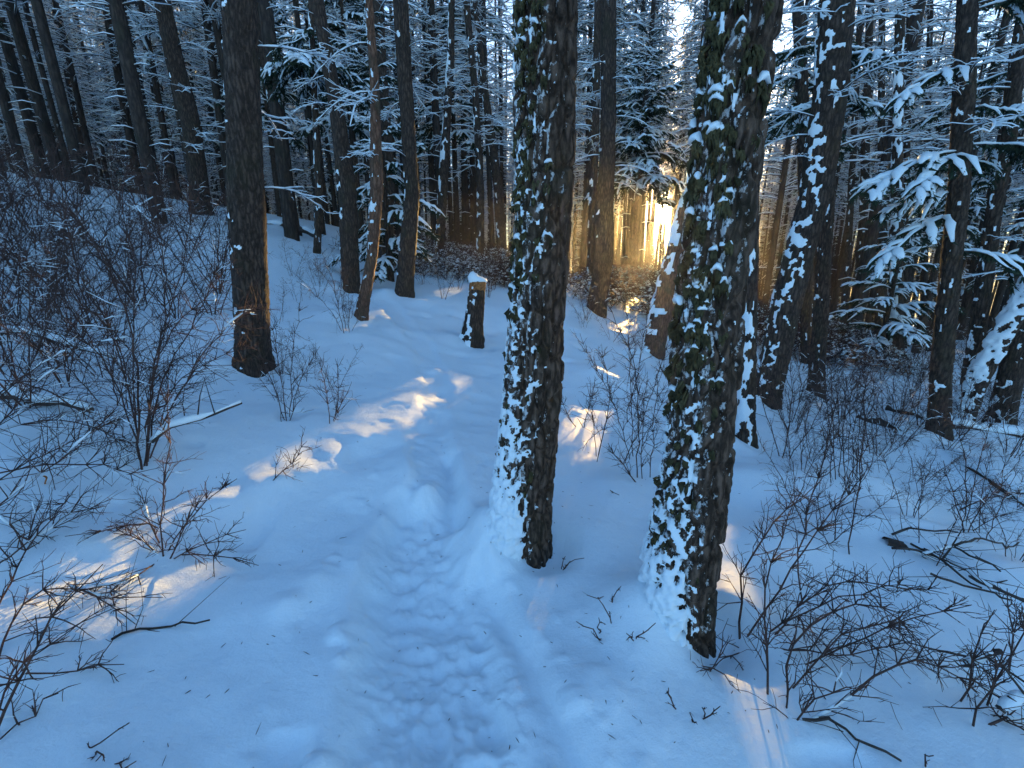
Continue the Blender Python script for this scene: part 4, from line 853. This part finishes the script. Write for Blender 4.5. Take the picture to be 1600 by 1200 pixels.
# scattered shrubs on the bank, the crest and the right slope share stem meshes
def pool_shrub(px, py, nst, sc, seed, label, group, D=None):
    if D is None: p, D = ground(px, py)
    else: p = np.array(gp(px, py, D))
    R = np.random.RandomState(seed); root = thing('bare_shrub', ('uphill ' if D > 9 else 'mid-slope ' if D > 6.2 else 'nearer ')+label+' '+gap(px), 'shrub', (p[0],p[1],p[2]-.02), group, R.uniform(0,6.28))
    for i in range(nst):
        m = STEMS[R.randint(len(STEMS))]; r = R.uniform(0,.09); a = i*6.28/nst+R.uniform(-.5,.5)
        ob('stem', m, root, (r*math.cos(a), r*math.sin(a), 0), rot=(R.normal(0,.12),R.uniform(-.15,.35),a), sc=sc*R.uniform(.6,1.15))
RS = np.random.RandomState(55); k = 0
def scatter(n, box, nst, sc, label, group, mind=.35, ok=None, D=None):
    global k; pts = []; tr = 0
    while len(pts) < n and tr < 3000:
        tr += 1; px, py = RS.uniform(box[0],box[2]), RS.uniform(box[1],box[3])
        if ok and not ok(px, py): continue
        p, d = ground(px, py)
        if any((p[0]-a)**2+(p[1]-b)**2 < mind**2 for a, b in pts): continue
        pts.append((p[0],p[1])); k += 1; pool_shrub(px, py, RS.randint(nst[0], nst[1]+1), sc*RS.uniform(.75,1.2), 1000+k, label, group)
scatter(46, (-60,300,350,520), (5,7), 1.45, 'shrub in dense brush', 'shrubs of the left bank', .4)
scatter(12, (-40,520,190,640), (4,7), 1.0, 'shrub at the brush edge', 'shrubs at the lower edge of the left bank', .3)
scatter(12, (425,430,545,640), (3,5), .62, 'thin shrub on open snow', 'small shrubs beside the path', .3, lambda x, y: x < 560-(640-y)*.1)
scatter(30, (1215,600,1600,720), (4,7), .9, 'shrub in upper brush', 'shrubs of the upper right slope', .4, lambda x, y: y > 560+(x-1200)*.1)
scatter(20, (1230,700,1600,880), (3,5), .62, 'small shrub on the slope', 'shrubs of the lower right slope', .35)
scatter(16, (650,400,795,470), (5,8), .85, 'thicket shrub', 'shrubs behind the stump', .5)
scatter(8, (895,480,1050,545), (4,7), .7, 'leafless shrub on the flat', 'shrubs between the two thickest trunks', .5)
scatter(26, (1200,520,1600,600), (4,7), 1.1, 'far brush shrub', 'shrubs far on the right slope', .7)

# ------------------------------------------------------------------ two dead leaves still on the twigs
def leaf(px, py, D, label, seed):
    R = np.random.RandomState(seed); p = at(px, py, D); v = []; q = []
    for i in range(7):
        t = i/6; w = .017*math.sin(math.pi*min(1,t*.9+.08))**.8
        for s in (-1, 0, 1): v.append((s*w*(1+.2*R.normal()), .006*abs(s)+.008*math.sin(t*5), -.05*t+R.normal()*.001))
    for i in range(6):
        for s in (0,1): a = i*3+s; q.append((a,a+1,a+4,a+3))
    v = np.array(v); v2 = v+np.array([0,.0012,0]); n = len(v); q = np.array(q)
    o = ob('dry_leaf', mesh('dry_leaf', np.vstack([v,v2]), [np.vstack([q,q[:, ::-1]+n])], LEAF), None, p, rot=(R.uniform(-.4,.4),R.uniform(-.8,.8),R.uniform(-1,1))); tag(o, label, 'leaf', 'dry leaves'); return o
leaf(66,744,2.6,'curled orange leaf hanging on a twig at the left, the upper one',1); leaf(85,880,2.35,'curled orange leaf beside the sunlit snowy stick at the left edge',2)

# ------------------------------------------------------------------ brush on the crest towards the sun; shaped to shade the snow, with gaps cut for the sunlit spots
LIT = []                                # spots on the snow that the low sun reaches (pixel centre, pixel radii)
def uvw(p): return (p[0]*math.cos(SUN_AZ)-p[1]*math.sin(SUN_AZ), p[2]*math.cos(SUN_EL)-(p[0]*math.sin(SUN_AZ)+p[1]*math.cos(SUN_AZ))*math.sin(SUN_EL))
for cx, cy, rx, ry in LIT_PX:
    for fx, fy in [(0,0)]+[(f*math.cos(a), f*math.sin(a)) for f, m in ((.5,5),(.95,9)) for a in np.arange(m)*6.283/m]:
        p, D = ground(cx+rx*fx, cy+ry*fy); LIT.append((*uvw(p), 0.62 if uvw(p)[0] < -1.75 and cy < 900 else (1.1 if cx > 1100 else 1.6)))
LIT = np.array(LIT)
# top of the shade line seen from the sun: just above the highest snow in view along each strip
us = np.arange(-9, 7.01, .25); vt = []
for u in us:
    al = np.arange(.3, 10.0, .2); x = u*math.cos(SUN_AZ)+al*math.sin(SUN_AZ); y = -u*math.sin(SUN_AZ)+al*math.cos(SUN_AZ); m = (np.abs(np.arctan2(x, y)) < .9)
    v = height(x, y, False)*math.cos(SUN_EL)-al*math.sin(SUN_EL); vt.append(v[m].max() if m.any() else -.4)
vt = np.array(vt); vt = np.convolve(np.pad(vt, 2, 'edge'), np.ones(5)/5, 'valid')+.05
RB_ = np.random.RandomState(91)
def world_of(u, al): return u*math.cos(SUN_AZ)+al*math.sin(SUN_AZ), -u*math.sin(SUN_AZ)+al*math.cos(SUN_AZ)
def clear(P, rad):                       # True where the piece would not close one of the light's ways
    u, v = uvw(P.T); d = np.full(len(P), 9.0)
    for a, b, k_ in LIT: d = np.minimum(d, k_*np.hypot((u-a)*.7, (v-b)*1.5))
    return d > rad
def crest_brush(n_tw, n_cl):
    w = Geo(); s = Geo()
    U = RB_.uniform(-8.5, 5.5, n_tw); AL = RB_.uniform(10.8, 15.0, n_tw); x, y = world_of(U, AL); gz = height(x, y, False)
    vtop = np.interp(U, us, vt); ztop = (vtop+AL*math.sin(SUN_EL))/math.cos(SUN_EL); H = ztop-gz
    thin = (U < -4.2) & (RB_.rand(n_tw) < .5) | (U > 3.5) & (RB_.rand(n_tw) < (U-3.5)/2); f = RB_.rand(n_tw)**.7*(1+.4*RB_.rand(n_tw)*(RB_.rand(n_tw) < .16)); L = RB_.uniform(.25, .6, n_tw); zc = gz+H*f
    d = RB_.normal(0, 1, (n_tw,3)); d[:,2] = d[:,2]*.9+.5; d /= np.linalg.norm(d, axis=1)[:,None]
    A = np.stack([x, y, zc], -1); keep = (H > .05) & ~thin
    pts = [A+d*(L*(t-.5))[:,None] for t in (0,.33,.67,1.0)]
    for p in pts: keep &= clear(p, .05)
    pts = [p[keep] for p in pts]; bend = RB_.normal(0,.04,(keep.sum(),3))
    k = 3; an = np.arange(k)*2*math.pi/k; dd = d[keep]; S = np.cross(dd, [0,0,1.0]); S /= np.linalg.norm(S,axis=1)[:,None]+1e-9; T = np.cross(S, dd); m = len(dd)
    rings = []
    for i, (p, r) in enumerate(zip([pts[0], (pts[1]+pts[2])/2+bend, pts[3]], (.008,.006,.003))):
        rings.append(p[:,None,:]+r*(np.cos(an)[None,:,None]*S[:,None,:]+np.sin(an)[None,:,None]*T[:,None,:]))
    v = np.stack(rings, 1).reshape(-1,3); q = (grid_q(3,k)[None]+(np.arange(m)*9)[:,None,None]).reshape(-1,4); w.add(v, q)
    # clumps of snow caught in the twigs
    U = RB_.uniform(-8.5, 5.5, n_cl); AL = RB_.uniform(10.8, 15.0, n_cl); x, y = world_of(U, AL); gz = height(x, y, False); vtop = np.interp(U, us, vt); ztop = (vtop+AL*math.sin(SUN_EL))/math.cos(SUN_EL); H = ztop-gz
    C = np.stack([x, y, gz+H*RB_.rand(n_cl)**.8-.02], -1); keep = (H > .05) & clear(C, .085); C = C[keep]; m = len(C)
    a = np.arange(5)*2*math.pi/5; rx = RB_.uniform(.02,.06,m); ry = rx*RB_.uniform(.5,.8,m); rz = rx*RB_.uniform(.35,.6,m); ph = RB_.uniform(0,6.28,m)
    ca, sa = np.cos(a), np.sin(a); lx = rx[:,None]*ca; ly = ry[:,None]*sa; wx = lx*np.cos(ph)[:,None]-ly*np.sin(ph)[:,None]; wy = lx*np.sin(ph)[:,None]+ly*np.cos(ph)[:,None]
    ring = np.stack([C[:,0:1]+wx, C[:,1:2]+wy, C[:,2:3]+RB_.normal(0,.008,(m,5))], -1); top = C+np.stack([0*rz,0*rz,rz],-1); bot = C-np.stack([0*rz,0*rz,rz*.5],-1)
    v = np.concatenate([ring, top[:,None], bot[:,None]], 1).reshape(-1,3); j = np.arange(5); t = np.vstack([np.stack([j,(j+1)%5,np.full(5,5)],-1), np.stack([(j+1)%5,j,np.full(5,6)],-1)])
    s.add(v, None, (t[None]+(np.arange(m)*7)[:,None,None]).reshape(-1,3))
    o = ob('undergrowth', w.mesh('undergrowth', TWIG)); tag(o, 'dense twiggy undergrowth along the crest below the sun', 'undergrowth', kind='stuff')
    o2 = ob('snow_clumps', s.mesh('snow_clumps', SNOW)); tag(o2, 'clumps of snow caught in the dense undergrowth along the crest', 'snow', kind='stuff')
crest_brush(24000, 20000)

# ------------------------------------------------------------------ the sun itself, a glowing ball far behind the wood
def sun_ball():
    m = bpy.data.materials.new('sun_glow'); m.use_nodes = True; nt = m.node_tree
    for n in list(nt.nodes): nt.nodes.remove(n)
    e = nt.nodes.new('ShaderNodeEmission'); o = nt.nodes.new('ShaderNodeOutputMaterial'); e.inputs[0].default_value = (1,.72,.36,1); e.inputs[1].default_value = 60; tr = nt.nodes.new('ShaderNodeBsdfTransparent'); ad = nt.nodes.new('ShaderNodeAddShader'); nt.links.new(e.outputs[0], ad.inputs[0]); nt.links.new(tr.outputs[0], ad.inputs[1]); nt.links.new(ad.outputs[0], o.inputs[0])
    g = Geo(); n, k = 10, 20; D = 1500.0; r = D*math.radians(.85); rings = [[(r*math.sin(a)*math.cos(b), r*math.sin(a)*math.sin(b), r*math.cos(a)) for b in np.arange(k)*6.2832/k] for a in np.linspace(.02, math.pi-.02, n)]
    g.add(np.array(rings).reshape(-1,3), grid_q(n,k)[:, ::-1]); s = ob('sun', g.mesh('sun', m), None, tuple(np.array([0,0,CAM_Z])+SUN*D), kind='structure'); return s
sun_ball()

# ------------------------------------------------------------------ fallen needles and bark crumbs lying on the snow
def litter(n):
    R = np.random.RandomState(17); g = Geo(); P = []
    while len(P) < n:
        a = R.uniform(-.85,.85); r = 1.0+6*R.rand()**1.3; x, y = r*math.sin(a), r*math.cos(a)
        near = min((x-p)**2+(y-q)**2 for p, q, _ in FOREST[:12])**.5
        if R.rand() < .25+.75*math.exp(-near/.7): P.append((x, y))
    P = np.array(P); z = height(P[:,0], P[:,1])
    for (x, y), zz in zip(P, z):
        l = R.uniform(.002,.012)*(1+1.0*(R.rand() < .12)); a = R.uniform(0,6.28); d = np.array([math.cos(a), math.sin(a), R.uniform(-.1,.3)])*l
        c = np.array([x, y, zz+.002]); tube(g, np.stack([c-d, c, c+d]), np.array([.7,1,.4])*R.uniform(.0008,.002), 3)
    tag(ob('needle_litter', g.mesh('needle_litter', DEADWOOD)), 'dark specks of needles and bark crumbs sprinkled over the snow', 'litter', kind='stuff')
litter(420)

# ------------------------------------------------------------------ thin mist volume added to make a warm glow around the low sun
def added_haze(density, g):
    m = bpy.data.materials.new('added_glow_mist'); m.use_nodes = True; nt = m.node_tree
    for n in list(nt.nodes): nt.nodes.remove(n)
    v = nt.nodes.new('ShaderNodeVolumePrincipled'); o = nt.nodes.new('ShaderNodeOutputMaterial'); v.inputs['Color'].default_value = (.95,.95,.95,1); v.inputs['Density'].default_value = density; v.inputs['Anisotropy'].default_value = g; nt.links.new(v.outputs[0], o.inputs['Volume'])
    h, z0, z1 = 262.0, -30.0, 36.0; x = [(-h,-h),(h,-h),(h,h),(-h,h)]; vv = np.array([(a,b,z0) for a,b in x]+[(a,b,z1) for a,b in x]); q = np.array([(3,2,1,0),(4,5,6,7),(0,1,5,4),(1,2,6,5),(2,3,7,6),(3,0,4,7)])
    o2 = ob('added_haze', mesh('added_haze', vv, [q], m, False)); tag(o2, 'thin mist added to give the low sun its warm glow', 'added_haze', kind='stuff')
    SC.cycles.volume_max_steps = 64; SC.cycles.volume_bounces = 0
added_haze(.0012, .82)
